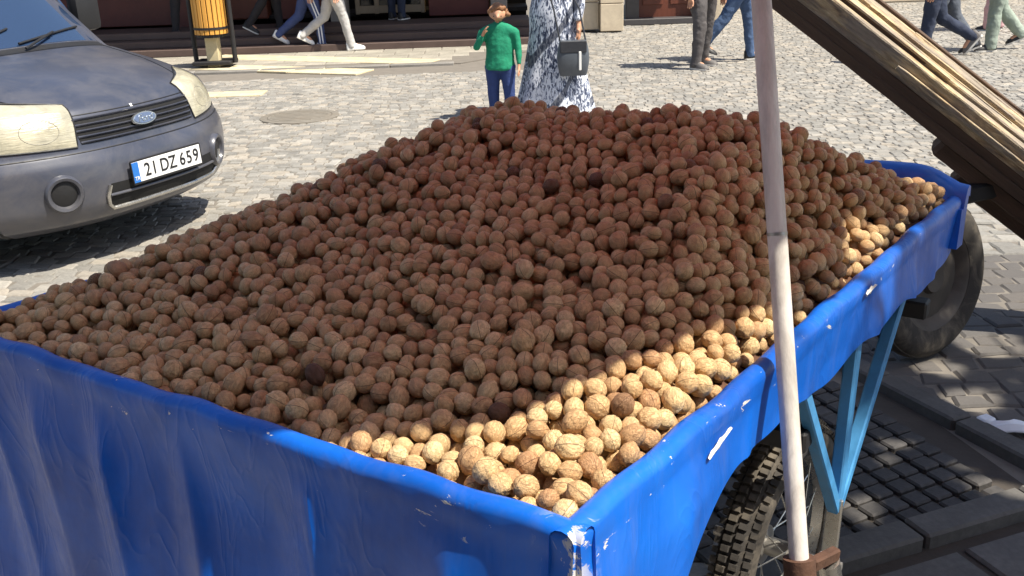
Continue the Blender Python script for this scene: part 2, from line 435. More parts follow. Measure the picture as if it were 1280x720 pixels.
# ================================================================== BLUE CART
k = NT('blue_tarp'); v = k.coord()
n1 = k.noise(v, 3.2, 5, .6, .4); n2 = k.noise(v, 24, 4, .65)
c1 = k.ramp(n1, [(.3, (.002, .070, .38)), (.6, (.004, .130, .62)), (.8, (.008, .17, .72))])
dust_sheen = k.ramp(k.noise(k.map(v, (9, 9, 1.3)), 2.2, 5, .7, .8), [(.5, 0.0), (.9, .26)])  # dusty streaks, with the grey sky sheen painted in
c1 = k.mix(dust_sheen, c1, lin((112, 124, 165)))
rim = k.attr('rim').outputs['Fac']; corner = k.attr('corner').outputs['Fac']
scr = k.ramp(k.noise(k.map(v, (1, 1, 2.2)), 17, 6, .72, .5), [(.645, 0.0), (.66, 1.0)])
scr2 = k.ramp(k.noise(v, 13, 5, .7, 1.2), [(.50, 0.0), (.53, 1.0)])
wear = k.math('MAXIMUM', k.math('MULTIPLY', scr, rim), k.math('MULTIPLY', scr2, corner))
k.base(k.mix(wear, c1, lin((222, 218, 208)))); k.set(Roughness=k.ramp(n2, [(.2, .26), (.8, .46)]))
cr_ = k.math('ABSOLUTE', k.math('SUBTRACT', k.noise(k.map(v, (1.6, 1.6, .5), rot=(.3, .2, .4)), 5.5, 3, .55, .9), .5))
cr2 = k.ramp(cr_, [(.0, 1.0), (.03, .35), (.09, 0.0)])
k.bump(k.math('ADD', k.math('MULTIPLY', k.noise(k.map(v, (1, 1, .6)), 20, 4, .6), .4), cr2), .16, .005); m_tarp = k.m
m_bracket = pm('worn_blue_paint', lin((74, 146, 200)), .5, .22, 7, .2, 50, dirt=lin((70, 95, 120)), dirtamt=.45)
m_steel = pm('galvanised_steel', lin((176, 172, 165)), .42, .2, 12, .12, 80, metal=.7, stretch=(1, 1, .3))
m_polepaint = pm('white_pole_paint', lin((214, 208, 200)), .5, .12, 18, .4, 60, stretch=(1, 1, .3), dirt=lin((128, 120, 112)), dirtamt=.6)
m_rust = pm('rusty_clamp', lin((92, 66, 52)), .8, .4, 20, .5, 90, metal=.3)
m_rubber = pm('tyre_rubber', lin((58, 54, 50)), .85, .25, 12, .3, 70, dirt=lin((150, 138, 120)), dirtamt=.55)
m_chrome = pm('dull_chrome', lin((190, 188, 182)), .28, .12, 12, 0, 60, metal=.9)
m_board = pm('cart_boards', lin((96, 74, 56)), .85, .3, 5, .4, 40, stretch=(1, .2, 1))
m_black = pm('black_iron', lin((34, 33, 34)), .6, .3, 8, .2, 50)

cartE = empty('walnut_cart', tuple(cart(CW / 2, CL / 2, 0))); tag(cartE, 'blue tarp covered handcart loaded with walnuts, on spoked wheels', 'cart')
def smooth01(x): x = np.clip(x, 0, 1); return x * x * (3 - 2 * x)
def drop_right(q):      # how far the side cloth hangs below the rim
    return .135 + .20 * (1 - smooth01(q / .42)) + .014 * np.sin(q * 9) + .008 * np.sin(q * 23)
def profile(drop, n):   # (outward offset, height) from inside the tray over the rolled rim and down
    P = [(-.034, -.11), (-.032, -.05), (-.030, -.012)]
    for k_ in range(7):
        a_ = math.pi * (1 - k_ / 6); P.append((-.012 + .018 * math.cos(a_), -.006 + .016 * math.sin(a_)))
    P += [(.004, -.03)]
    for k_ in range(1, n + 1): P.append((.003, -.03 - (drop - .03) * k_ / n))
    return P
def tarp_side(name, f, n_along, dropf, nv, outward, wrinkle, cornerf):
    G = []; rimA = []; cornA = []
    for i in range(n_along + 1):
        s_ = i / n_along; base = f(s_); prof = profile(dropf(s_), nv); rowp = []
        for j, (o_, z) in enumerate(prof):
            w = wrinkle(s_, -z) if j > 9 else .002 * math.sin(s_ * 60) * (3 <= j)
            zz = RIM + z + (.002 * math.sin(s_ * 17) + .0015 * math.sin(s_ * 41) if j > 1 else 0)
            rowp.append(base + outward * (o_ + w) + np.array([0, 0, zz]))
            rimA.append(1.0 if 4 <= j <= 11 else 0.0)
            cornA.append(cornerf(s_, -z) if j > 3 else 0)
        G.append(rowp)
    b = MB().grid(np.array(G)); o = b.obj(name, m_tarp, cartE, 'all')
    fattr(o.data, 'rim', rimA); fattr(o.data, 'corner', cornA); return o
nA = np.cross(CA, (0, 0, 1)); nA /= np.linalg.norm(nA)              # outward of the near side
if nA @ CB > 0: nA = -nA
nB = np.cross(CB, (0, 0, 1)); nB /= np.linalg.norm(nB)
if nB @ CA > 0: nB = -nB
FOLDS = [(.05, .20, .014, .020), (.20, .12, .016, .034), (.45, .14, .026, .034), (.72, .26, .016, .022), (.92, .34, .024, .024), (1.10, .30, .018, .034), (1.26, .40, .02, .024)]
def wr_near(s_, d):
    p = s_ * CW; rampv = min(1, max(0, (d - .045) / .10)); w = 0
    for p0, sl_, am, wd in FOLDS:
        x = (p - p0 - sl_ * (d - .05) * -.55) / (wd * (1 + d * 1.6)); w += .75 * am * (math.exp(-abs(x) ** 1.2) - .35 * math.exp(-((x - 1.9) / 1.3) ** 2))
    w += .010 * math.sin(p * 7 + d * 6)
    return w * rampv + .06 * d * d * 2
def wr_right(s_, d):
    q = s_ * CL; rampv = min(1, max(0, (d - .03) / .08))
    w = 0
    for q0, am, wd in ((.12, .010, .03), (.30, .012, .05), (.52, .007, .02), (.80, .008, .04), (1.15, .010, .03), (1.38, .012, .025), (1.58, .008, .03)):
        x = (q - q0 + .25 * d) / wd; w += am * math.exp(-abs(x) ** 1.5)
    return w * rampv + .01 * math.sin(q * 6)* rampv
cor = lambda s_, d: max(0, 1 - s_ * CW / .07) * (1 if d > .005 else .6)
tarp_side('front_cloth', lambda s_: cart((CW + .011) * s_ - .011, 0, 0), 190, lambda s_: .62, 34, nA, wr_near, cor)
tarp_side('side_cloth', lambda s_: cart(0, (CL + .011) * s_ - .011, 0), 170, lambda s_: drop_right(s_ * CL), 14, nB, wr_right, lambda s_, d: max(0, 1 - s_ * CL / .06))
tarp_side('back_side_cloth', lambda s_: cart(CW, CL * s_, 0), 80, lambda s_: .18, 8, -nB, wr_right, lambda s_, d: 0.0)
# raised end board, cloth folded round it, leaning outwards
G = []
for i in range(61):
    p = -.012 + (CW + .03) * i / 60; rowp = []
    sag = .012 * math.sin(p * 8) + .018 * math.exp(-((p - .55) / .3) ** 2)
    end = .060 * math.exp(-((p + .012) / .07) ** 2)
    for o_, z in ((-.03, -.12), (-.02, -.02), (.0, .035), (.010, .062), (.024, .080), (.048, .086), (.070, .078), (.078, .05), (.062, .0), (.055, -.06), (.05, -.13)):
        w = .006 * math.sin(p * 31 + z * 20)
        rowp.append(cart(p, CL, 0) - nA * (o_ + w) + np.array([0, 0, RIM + z - (sag + end) * (z > .03)]))
    G.append(rowp)
b = MB().grid(np.array(G))
for r_ in (G[0], G[-1]): b.add(np.array(r_), [tuple(range(len(r_)))])
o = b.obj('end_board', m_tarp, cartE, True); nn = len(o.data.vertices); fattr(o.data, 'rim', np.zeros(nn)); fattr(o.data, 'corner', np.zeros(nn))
# peeled slivers on the side cloth
m_peel = pm('peeled_backing', lin((222, 216, 205)), .7, .1, 20, .3, 80)
for q0, d0, ln, tilt in ((.335, .052, .075, .018), (1.02, .016, .06, .002)):
    P = []
    for i, t in enumerate(np.linspace(0, 1, 9)):
        wd = (.0045 * math.sin(math.pi * min(1, t * 1.1 + .05)) + .0015 + .003 * (i % 3 == 1))
        c0 = cart(0, q0 + ln * t, RIM - d0 + tilt * t); off = nB * (.0105 + .0 * t)
        P.append([c0 + off + np.array([0, 0, wd]), c0 + off + nB * .003, c0 + off - np.array([0, 0, wd])])
    MB().grid(np.array(P)).obj('peeled_patch', m_peel, cartE)
# tray under the cloth
for i in range(7):
    p = CW * (i + .5) / 7; MB().beam(cart(p, .05, .845), cart(p, CL - .03, .845), CW / 7 - .014, .025, .003).obj('floor_board', m_board, cartE)
for p in (.10, CW - .10): MB().beam(cart(p, .05, .755), cart(p, CL, .755), .05, .06, .005).obj('chassis_rail', m_black, cartE)
for q in (.10, .85, 1.66): MB().beam(cart(.02, q, .70), cart(CW - .02, q, .70), .05, .045, .005).obj('cross_member', m_black, cartE)
for (p0, q0, p1, q1) in ((.026, .03, .026, CL), (CW - .026, .03, CW - .026, CL), (.03, .026, CW, .026), (.03, CL - .012, CW, CL - .012)):
    MB().beam(cart(p0, q0, .905), cart(p1, q1, .905), .012, .09, .003).obj('tray_board', m_board, cartE)

# wheels with knobbly tyres and wire spokes
def spoked_wheel(parent, c, axis, Rw=.30, knob=True):
    ax = Vector(axis).normalized(); up = Vector((0, 0, 1)); side_ = up.cross(ax).normalized(); up = ax.cross(side_)
    Mx = Matrix((side_, up, ax)).transposed().to_4x4(); Mx.translation = Vector(c)
    rt = .045
    tyre_prof = [(Rw - rt + rt * math.cos(a_) * (1.0 if math.cos(a_) > 0 else .9), rt * .95 * math.sin(a_)) for a_ in np.linspace(-2.5, 2.5, 15)]
    wh = MB().lathe(tyre_prof + [(Rw - rt * 1.62, 0.01), (Rw - rt * 1.62, -.01)], 64, Mx, True).obj('wheel', m_rubber, parent, True)
    if knob:
        kb = MB(); nk = 92
        for i in range(nk):
            for s_, (dz, dr, tw) in enumerate(((-.034, -.016, 0), (-.012, -.001, 0), (.012, -.001, 0), (.034, -.016, 0))):
                an = 2 * math.pi * (i + .5 * (s_ in (1, 3))) / nk; rr = Rw + dr + .003
                cpos = Vector((math.cos(an) * rr, math.sin(an) * rr, dz))
                t_ = Vector((-math.sin(an), math.cos(an), 0)); r_ = Vector((math.cos(an), math.sin(an), dz * 12)).normalized(); w_ = r_.cross(t_)
                rot = Matrix((t_, w_, r_)).transposed()
                bx = [(x * .0062, y * .0082, z * .005 + 0) for x in (-1, 1) for y in (-1, 1) for z in (-1, 1)]
                V = [Mx @ (cpos + rot @ Vector(p_)) for p_ in bx]
                kb.add([v_[:] for v_ in V], [(0, 1, 3, 2), (4, 6, 7, 5), (0, 4, 5, 1), (2, 3, 7, 6), (1, 5, 7, 3), (0, 2, 6, 4)])
        tag(kb.obj('tread', m_rubber, wh), kind='stuff')
    ri = Rw - rt * 1.75
    MB().lathe([(ri, -.022), (ri + .010, -.024), (ri + .004, -.012), (ri - .008, 0), (ri + .004, .012), (ri + .010, .024), (ri, .022), (ri - .014, .0)], 64, Mx, True).obj('rim', m_chrome, wh, True)
    MB().lathe([(.0, -.06), (.012, -.06), (.012, -.045), (.045, -.04), (.045, -.03), (.022, -.025), (.022, .025), (.045, .03), (.045, .04), (.012, .045), (.012, .06), (0, .06)], 24, Mx).obj('hub', m_steel, wh, True)
    for i in range(24):
        an = 2 * math.pi * i / 24; an2 = an + (.42 if i % 4 < 2 else -.42); sgn = 1 if i % 2 else -1
        MB().tube([Mx @ Vector((math.cos(an2) * .04, math.sin(an2) * .04, .034 * sgn)), Mx @ Vector((math.cos(an) * ri, math.sin(an) * ri, .004 * sgn))], .0017, 5).obj('spoke', m_chrome, wh)
    return wh
for q in (1.03,):
    for p, s_ in ((.13, 1), (CW - .13, -1)):
        spoked_wheel(cartE, cart(p, q, .312), nB, .30)
        pp = 0.0 if s_ > 0 else CW
        apex = cart(pp + .022 * s_, q + .02, .46)
        for dq, wd in ((-.24, .026), (.05, .026), (.36, .028)):
            top = cart(pp + .022 * s_, q + dq * 1.12, .875)
            MB().beam(apex + np.array([0, 0, -.02]), top, (.026 if dq != .05 else .032), wd, .003, tuple(nB)).obj('bracket_arm', m_bracket, cartE)
        MB().beam(cart(pp + .02 * s_, q, .29), cart(pp + .02 * s_, q + .015, .47), .010, .035, .003, tuple(nB)).obj('axle_plate', m_chrome, cartE)
        MB().tube([cart(pp - .01 * s_, q, .312), cart(pp + .28 * s_, q, .312)], .012, 10).obj('axle', m_steel, cartE, True)
MB().tube([cart(.5, .30, .0), cart(.5, .30, .74)], .022, 10).obj('prop_leg', m_black, cartE, True)
MB().tube([cart(CW - .4, .30, .0), cart(CW - .4, .30, .74)], .022, 10).obj('prop_leg', m_black, cartE, True)
# two handles running out under the far end
for p in (.2, CW - .2): MB().tube([cart(p, CL - .3, .74), cart(p, CL + .12, .74)], .02, 10).obj('handle', m_black, cartE, True)

# ---- parasol on a slanting white pole, its foot in a clamped steel tube
POLE_R = Vector((.428, 1.446, 1.0)); POLE_D = Vector((-.05, .300, 1.0)).normalized()
par = empty('market_parasol', tuple(POLE_R - POLE_D * .5)); tag(par, 'slanting off-white parasol pole clamped in a steel tube beside the blue cart', 'parasol')
p_bot = POLE_R - POLE_D * .36; p_top = POLE_R + POLE_D * 1.60
MB().tube([p_bot + POLE_D * t for t in np.linspace(-.03, (p_top - p_bot).length, 14)], .0155, 20).obj('pole', m_polepaint, par, True)
MB().tube([POLE_R + POLE_D * t for t in (.185, .19)], .0162, 20).obj('pole_joint', m_steel, par, True)
tube_b = POLE_R - POLE_D * 1.03
MB().tube([tube_b, p_bot + POLE_D * .02], .0215, 20).obj('socket_tube', m_steel, par, True)
MB().tube([p_bot - POLE_D * .005, p_bot + POLE_D * .028], .0255, 20).obj('clamp_ring', m_rust, par, True)
MB().beam(p_bot + Vector((.02, .01, .01)), p_bot + Vector((.075, .055, .0)), .018, .022, .003).obj('clamp_lug', m_rust, par)
MB().tube([p_bot + Vector((.06, .05, -.01)), p_bot + Vector((.10, .10, -.16)), p_bot + Vector((.09, .10, -.34))], [.02, .022, .02], 10).obj('fork_leg', m_chrome, par, True)
MB().beam(tube_b + Vector((-.15, 0, -.0)), tube_b + Vector((.15, 0, -.0)), .3, .02, .01).obj('foot_plate', m_black, par)
k = NT('red_canopy_cloth'); k.base(lin((186, 60, 66))); k.set(Roughness=.8)
tr = k.new('ShaderNodeBsdfTranslucent'); tr.inputs[0].default_value = (*lin((208, 114, 108)), 1)
mx = k.new('ShaderNodeMixShader'); mx.inputs[0].default_value = .40
k.link(k.b.outputs[0], mx.inputs[1]); k.link(tr.outputs[0], mx.inputs[2]); k.link(mx.outputs[0], k.n['Material Output'].inputs['Surface']); m_canopy = k.m
CAN_R, CAN_YAW, NSEG = 1.015, R(32.1 - 22.5), 8
zq = POLE_D.to_track_quat('Z', 'Y').to_matrix()
G = []
for i in range(NSEG * 6):
    a_ = CAN_YAW + 2 * math.pi * i / (NSEG * 6); ph = (i % 6) / 6
    apo = math.cos(math.pi / NSEG) / math.cos((ph - .5) * 2 * math.pi / NSEG); rowp = []
    for t in np.linspace(.02, 1, 10):
        rr = CAN_R * t * (apo if t > .1 else 1) * (1 - .02 * math.sin(math.pi * ph) * t)
        z = .02 - .34 * t ** 1.35 - .03 * math.sin(math.pi * ph) * t
        rowp.append(tuple(p_top + zq @ Vector((rr * math.cos(a_), rr * math.sin(a_), z))))
    last = Vector(rowp[-1]); rowp.append(tuple(last + zq @ Vector((0, 0, -.09 - .02 * math.sin(i * 1.05)))))
    G.append(rowp)
MB().grid(np.array(G), close_u=True).obj('canopy', m_canopy, par, True)
for i in range(NSEG):
    a_ = CAN_YAW + 2 * math.pi * i / NSEG
    pts = [p_top + zq @ Vector((CAN_R * t * math.cos(a_), CAN_R * t * math.sin(a_), .01 - .34 * t ** 1.35 - .008)) for t in np.linspace(.03, 1, 8)]
    MB().tube(pts, .005, 6).obj('rib', m_chrome, par, True)
    MB().tube([p_top - POLE_D * .45, pts[4]], .005, 6).obj('strut', m_chrome, par, True)
MB().tube([p_top - POLE_D * .48, p_top - POLE_D * .42], .032, 14).obj('runner', m_black, par, True)
MB().tube([p_top, p_top + POLE_D * .06], [.02, .01], 10).obj('finial', m_polepaint, par, True)

# ================================================================== WALNUTS
def heap(P, Q):
    d = np.stack([P / .33, (CW - P) / .42, Q / 1.30, (CL - Q) / .58]); kk = 9.0
    m = -np.log(np.exp(-kk * d).sum(0) + np.exp(-kk)) / kk
    lump = .010 * np.sin(P * 9 + 1.3 * np.sin(Q * 6)) * np.sin(Q * 8 + 1) * np.clip(m * 4, 0, 1)
    return .348 * np.clip(m, -.02, 1.2) + lump + .055 * np.exp(-(CL - Q) / .16) + .045 * np.exp(-(CW - P) / .10) + .030 * np.exp(-P / .07) + .008 * np.exp(-Q / .06)
A2 = np.array([[CA[0], CB[0]], [CA[1], CB[1]]]); A2i = np.linalg.inv(A2)
def to_pq(X): return (X[:, :2] - CN[:2]) @ A2i.T
pts = []
for lay in range(3):
    for j, q in enumerate(np.arange(.03, CL - .02, .0280)):
        for p in np.arange(.03 + (.016 if j % 2 else 0), CW - .02, .0316): pts.append((p, q, lay))
pts = np.array(pts); pts[:, :2] += RNG.normal(0, .006, (len(pts), 2)); nW = len(pts)
rad = np.clip(RNG.normal(.0158, .0014, nW), .0124, .0200)
rad[pts[:, 2] == 0] *= 1.02
X = CN[None] + pts[:, :1] * CA + pts[:, 1:2] * CB
X[:, 2] = RIM + heap(pts[:, 0], pts[:, 1]) - .007 - pts[:, 2] * .028 + RNG.normal(0, .004, nW)
e = 1e-3; gw = None
for it in range(54):
    if it % 6 == 0:
        kd = kdtree.KDTree(nW)
        for i, x in enumerate(X): kd.insert(x, i)
        kd.balance(); I = []; J = []
        for i, x in enumerate(X):
            for _, j, dd in kd.find_range(x, .045):
                if j > i: I.append(i); J.append(j)
        I = np.array(I); J = np.array(J)
        pq = to_pq(X); h0 = heap(pq[:, 0], pq[:, 1])
        gp = (heap(pq[:, 0] + e, pq[:, 1]) - h0) / e; gq = (heap(pq[:, 0], pq[:, 1] + e) - h0) / e
        gx = np.c_[gp, gq] @ A2i; nrm = np.c_[-gx, np.ones(nW)]; nrm /= np.linalg.norm(nrm, axis=1)[:, None]
    if it < 44: X -= nrm * .0009
    D = X[J] - X[I]; L_ = np.linalg.norm(D, axis=1) + 1e-9; ov = np.clip((rad[I] + rad[J]) * .985 - L_, 0, None)
    D *= (ov / L_ * .42)[:, None]
    for ax in range(3):
        X[:, ax] += np.bincount(J, D[:, ax], nW) - np.bincount(I, D[:, ax], nW)
    pq = to_pq(X); lim = rad * .9 + .026
    c = np.c_[np.clip(pq[:, 0], lim, CW - lim), np.clip(pq[:, 1], lim, CL - lim * .5)]
    X[:, :2] = CN[:2] + c @ A2.T
    fl = RIM + heap(c[:, 0], c[:, 1]) - .105
    X[:, 2] = np.maximum(X[:, 2], fl)
gone = (pts[:, 2] == 0) & (RNG.random(nW) < .13)          # hollows where a nut has rolled away
nutsX = X[~gone]; rad = rad[~gone]; nW = len(nutsX)

def nut_shape(seed, sub):
    bm = bmesh.new(); bmesh.ops.create_icosphere(bm, subdivisions=sub, radius=1); bm.verts.index_update()
    V = np.array([v_.co[:] for v_ in bm.verts]); F = np.array([[v_.index for v_ in f.verts] for f in bm.faces]); bm.free()
    out = []
    for d in V:
        x, y, z = d; o3 = Vector((seed * 7.3, seed * 3.1, 0))
        r_ = 1 + .055 * math.exp(-(x / .10) ** 2) - .06 * math.exp(-(x / .03) ** 2)
        nv = noise.noise(Vector((x * 2.6, y * 2.6, z * 1.1)) + o3); nv2 = noise.noise(Vector((x * 5.5, y * 5.5, z * 2.2)) + o3)
        r_ += -.075 * max(0, .24 - abs(nv)) / .24 * .8 - .045 * max(0, .22 - abs(nv2)) / .22 + .03 * noise.noise(Vector((x, y, z)) * 1.3 + o3)
        r_ += .07 * max(0, (z - .88) / .12) ** 2
        out.append((x * r_ * (.99 - .03 * (seed % 2)), y * r_ * (.96 - .05 * (seed % 4 == 1)), z * r_ * (1.04 + .045 * (seed % 3))))
    return np.array(out), F, V
def nut_material(name, src):
    k = NT(name); loc = k.attr('loc').outputs['Vector']
    r_ = k.attr('rnd').outputs['Fac'] if src == 'attr' else k.new('ShaderNodeObjectInfo').outputs['Random']
    n = k.new('ShaderNodeTexWhiteNoise', noise_dimensions='1D'); k.link(r_, n.inputs['W'])
    sh = k.new('ShaderNodeVectorMath', operation='MULTIPLY_ADD'); k.link(n.outputs['Color'], sh.inputs[0]); sh.inputs[1].default_value = (9, 9, 9); k.link(loc, sh.inputs[2])
    v = k.map(sh.outputs[0], (1, 1, .45))
    base = k.ramp(n.outputs['Value'], [(0, lin((96, 70, 54))), (.012, lin((100, 74, 56))), (.022, lin((180, 140, 102))), (.25, lin((203, 166, 120))), (.65, lin((215, 181, 132))), (.92, lin((225, 196, 148))), (1, lin((196, 152, 110)))])
    blot = k.ramp(k.noise(v, 1.6, 4, .6), [(.35, .88), (.65, 1.12)])
    base = k.mix(1.0, base, blot, 'MULTIPLY')
    ve = k.math('ABSOLUTE', k.math('SUBTRACT', k.noise(v, 4.2, 3, .6, .5), .5))
    vein = k.ramp(ve, [(.0, 1.0), (.035, .25), (.075, 0.0)])
    pit = k.ramp(k.noise(v, 14, 3, .6), [(.30, 1.0), (.42, 0.0)])
    base = k.mix(k.math('MULTIPLY', vein, .34), base, lin((104, 66, 44)))
    base = k.mix(k.math('MULTIPLY', pit, .25), base, lin((92, 56, 36)))
    sx = k.new('ShaderNodeSeparateXYZ'); k.link(loc, sx.inputs[0])
    seam = k.ramp(k.math('ABSOLUTE', sx.outputs[0]), [(.012, 1.0), (.04, 0.0)])
    base = k.mix(k.math('MULTIPLY', seam, .75), base, lin((70, 42, 28)))
    k.base(base); k.set(Roughness=.62); k.b.inputs['Specular IOR Level'].default_value = .35
    hgt = k.math('SUBTRACT', k.math('MULTIPLY', k.noise(v, 7, 4, .6), .5), k.math('MULTIPLY', vein, .6))
    k.bump(hgt, .7, .0024); return k.m
m_nut = nut_material('walnut_shell', 'object'); m_nut_heap = nut_material('walnut_shell_heap', 'attr')
hi = [nut_shape(s_, 4) for s_ in range(6)]; lo = [nut_shape(s_, 3) for s_ in range(6)]
# which nuts show largest from where the picture is taken
ux, uy, uz = project(nutsX); buf = np.full((360, 640), 1e9); ids = np.full((360, 640), -1); 
for i in np.argsort(-uz):
    r_ = rad[i] * FPX / uz[i] / 2; x, y = ux[i] / 2, uy[i] / 2
    x0, x1, y0, y1 = int(max(0, x - r_)), int(min(639, x + r_)), int(max(0, y - r_)), int(min(359, y + r_))
    if x1 < x0 or y1 < y0: continue
    YY, XX = np.mgrid[y0:y1 + 1, x0:x1 + 1]; mk = (XX - x) ** 2 + (YY - y) ** 2 <= r_ * r_
    sub = ids[y0:y1 + 1, x0:x1 + 1]; sub[mk] = i
cnt = np.bincount(ids[ids >= 0], minlength=nW)
solo = np.argsort(-cnt)[:300]; solo_set = set(solo.tolist())
quat = RNG.normal(0, 1, (nW, 4)); quat /= np.linalg.norm(quat, axis=1)[:, None]
def qmat(q):
    w, x, y, z = q
    return np.array([[1 - 2 * (y * y + z * z), 2 * (x * y - z * w), 2 * (x * z + y * w)], [2 * (x * y + z * w), 1 - 2 * (x * x + z * z), 2 * (y * z - x * w)], [2 * (x * z - y * w), 2 * (y * z + x * w), 1 - 2 * (x * x + y * y)]])
nut_me = []
for V, F, U in hi:
    me = raw_mesh('walnut', V, F, m_nut); fattr(me, 'loc', U, 'FLOAT_VECTOR'); nut_me.append(me)
pqs = to_pq(nutsX)
for i in solo:
    o = mkobj('walnut', nut_me[i % 6], None, nutsX[i]); o.rotation_mode = 'QUATERNION'; o.rotation_quaternion = quat[i]; o.scale = (rad[i],) * 3
    p, q = pqs[i]
    if q - .02 < .46 * (1 - p / .36) + .02: tag(o, 'walnut in the bright sunlit patch at the front corner of the blue cart', 'walnut', 'sunlit walnuts at the front corner')
    elif p < .30: tag(o, 'walnut low on the heap between the sunlit corner and the parasol pole', 'walnut', 'walnuts by the parasol pole')
    elif q < .17: tag(o, 'shaded brown walnut lying right along the front rim of the blue cart', 'walnut', 'walnuts along the front rim')
    else: tag(o, 'shaded brown walnut on the front slope of the heap above the rim nuts', 'walnut', 'walnuts on the front slope')
deep = nutsX[:, 2] < RIM + heap(pqs[:, 0], pqs[:, 1]) - .075
rest = [i for i in range(nW) if i not in solo_set and not (deep[i] and cnt[i] == 0)]
VV = []; FF = []; LL = []; RR = []; n0 = 0
far = uz > 2.0
for i in rest:
    near = cnt[i] > 60
    V, F, U = (hi if False else lo)[i % 6]
    VV.append(V @ qmat(quat[i]).T * rad[i] + nutsX[i]); FF.append(F + n0); LL.append(U); RR.append(np.full(len(V), (i * .61803) % 1.0)); n0 += len(V)
me = raw_mesh('walnut_heap', np.concatenate(VV) - np.array(cart(CW / 2, CL / 2, RIM)), np.concatenate(FF), m_nut_heap)
fattr(me, 'loc', np.concatenate(LL), 'FLOAT_VECTOR'); fattr(me, 'rnd', np.concatenate(RR))
heapO = mkobj('walnut_heap', me, None, tuple(cart(CW / 2, CL / 2, RIM)))
tag(heapO, 'great heap of brown walnuts filling the blue cart', 'walnuts', kind='stuff')
P, Q = np.meshgrid(np.linspace(.028, CW - .028, 60), np.linspace(.028, CL - .028, 80), indexing='ij')
Z = RIM + heap(P, Q) - .085
G = CN + P[..., None] * CA + Q[..., None] * CB; G[..., 2] = Z
MB().grid(G - np.array(cart(CW / 2, CL / 2, RIM))).obj('buried_nuts', pm('buried_nuts', lin((92, 62, 44)), .9, .4, 60, .6, 90), heapO, True)

# ================================================================== VAN
k = NT('van_paint'); v = k.coord()
n1 = k.noise(v, 2.2, 5, .6); dst = k.ramp(k.noise(v, 4.5, 6, .7, .6), [(.42, 0.0), (.75, .6)])
sepz = k.new('ShaderNodeSeparateXYZ'); k.link(v, sepz.inputs[0])
low = k.ramp(sepz.outputs[2], [(.30, .55), (.62, .12)])          # road dirt thrown up on the lower bumper
c1 = k.ramp(n1, [(.3, lin((52, 58, 74))), (.7, lin((64, 70, 88)))])
c1 = k.mix(k.math('MULTIPLY', dst, .6), c1, lin((124, 119, 116)))
c1 = k.mix(k.math('MULTIPLY', low, k.ramp(k.noise(v, 7, 5, .7), [(.3, .3), (.7, 1.0)])), c1, lin((110, 106, 102)))
k.base(c1); k.set(Roughness=.36, Metallic=.12, Coat_Weight=.4, Coat_Roughness=.2); m_van = k.m
m_void = pm('recess_black', lin((14, 14, 15)), .8, .2, 10, .15, 60)  # near-black panels paint in the shade of the van's openings
m_trim = pm('black_plastic', lin((30, 30, 32)), .55, .2, 10, .15, 60)
k = NT('van_glass'); k.base(lin((38, 56, 84))); k.set(Roughness=.05, Specular_IOR_Level=.8, Coat_Weight=1.0, Coat_Roughness=.03); m_vglass = k.m
k = NT('headlight_lens'); v = k.coord()
k.base(k.ramp(k.noise(v, 9, 4, .6), [(.3, lin((150, 146, 130))), (.7, lin((198, 192, 168)))])); k.set(Roughness=.22, Coat_Weight=.8, Coat_Roughness=.08)
k.bump(k.noise(k.map(v, (1, 1, 9)), 14, 2, .5), .35, .01); m_lens = k.m
m_lensline = pm('lens_line', lin((140, 136, 124)), .4, .1)
m_plate = pm('plate_white', lin((232, 232, 230)), .4, .04, 12, 0, 40)
m_plateblue = pm('plate_blue', lin((40, 110, 190)), .4, .05, 12, 0, 40)
m_ink = pm('plate_ink', lin((28, 28, 30)), .5, .1, 12, 0, 40)
m_badge = pm('badge_blue', lin((108, 122, 150)), .25, .1, 12, 0, 40, metal=.4)

PROF = np.array([  # t, z, half width, corner sweep, crown
    (.16, .20, .70, .20, 0), (.06, .25, .80, .25, 0), (.01, .34, .845, .28, 0), (.0, .46, .86, .29, 0), (.015, .55, .865, .29, 0), (.04, .60, .865, .29, 0),
    (.055, .63, .86, .29, 0), (.085, .75, .845, .29, 0), (.13, .82, .835, .29, .005), (.24, .875, .825, .27, .02), (.55, .965, .815, .20, .045), (.93, 1.035, .80, .12, .05),
    (1.02, 1.06, .79, .11, .05), (1.36, 1.34, .745, .11, .035), (1.72, 1.61, .70, .10, .03), (1.95, 1.71, .68, .06, .03), (2.6, 1.77, .675, 0, .03), (4.05, 1.77, .675, 0, .03), (4.2, 1.62, .69, 0, .01), (4.28, .95, .84, 0, 0), (4.26, .24, .84, 0, 0)])
NU = len(PROF) - 1
def prof_at(u):
    u = min(max(u, 0), NU); i = min(int(u), NU - 1); f = u - i
    p0, p1, p2, p3 = PROF[max(i - 1, 0)], PROF[i], PROF[i + 1], PROF[min(i + 2, NU)]
    cr = .5 * ((2 * p1) + (-p0 + p2) * f + (2 * p0 - 5 * p1 + 4 * p2 - p3) * f * f + (-p0 + 3 * p1 - 3 * p2 + p3) * f ** 3)
    return .5 * cr + .5 * (p1 + (p2 - p1) * f)
def vsurf(vv, u, off=0.0):
    def S(vv, u):
        t, z, w, b_, c_ = prof_at(u); a_ = abs(vv)
        return Vector((vv * w, t + b_ * a_ ** 2.6, z - c_ * a_ ** 3))
    p = S(vv, u)
    if off:
        du = S(vv, u + .01) - S(vv, u - .01); dv = S(vv + .005, u) - S(vv - .005, u)
        p = p + dv.cross(du).normalized() * off
    return p
_zs = [prof_at(u)[1] for u in np.linspace(0, 16, 801)]
def uz_(z): return float(np.interp(z, _zs, np.linspace(0, 16, 801)))
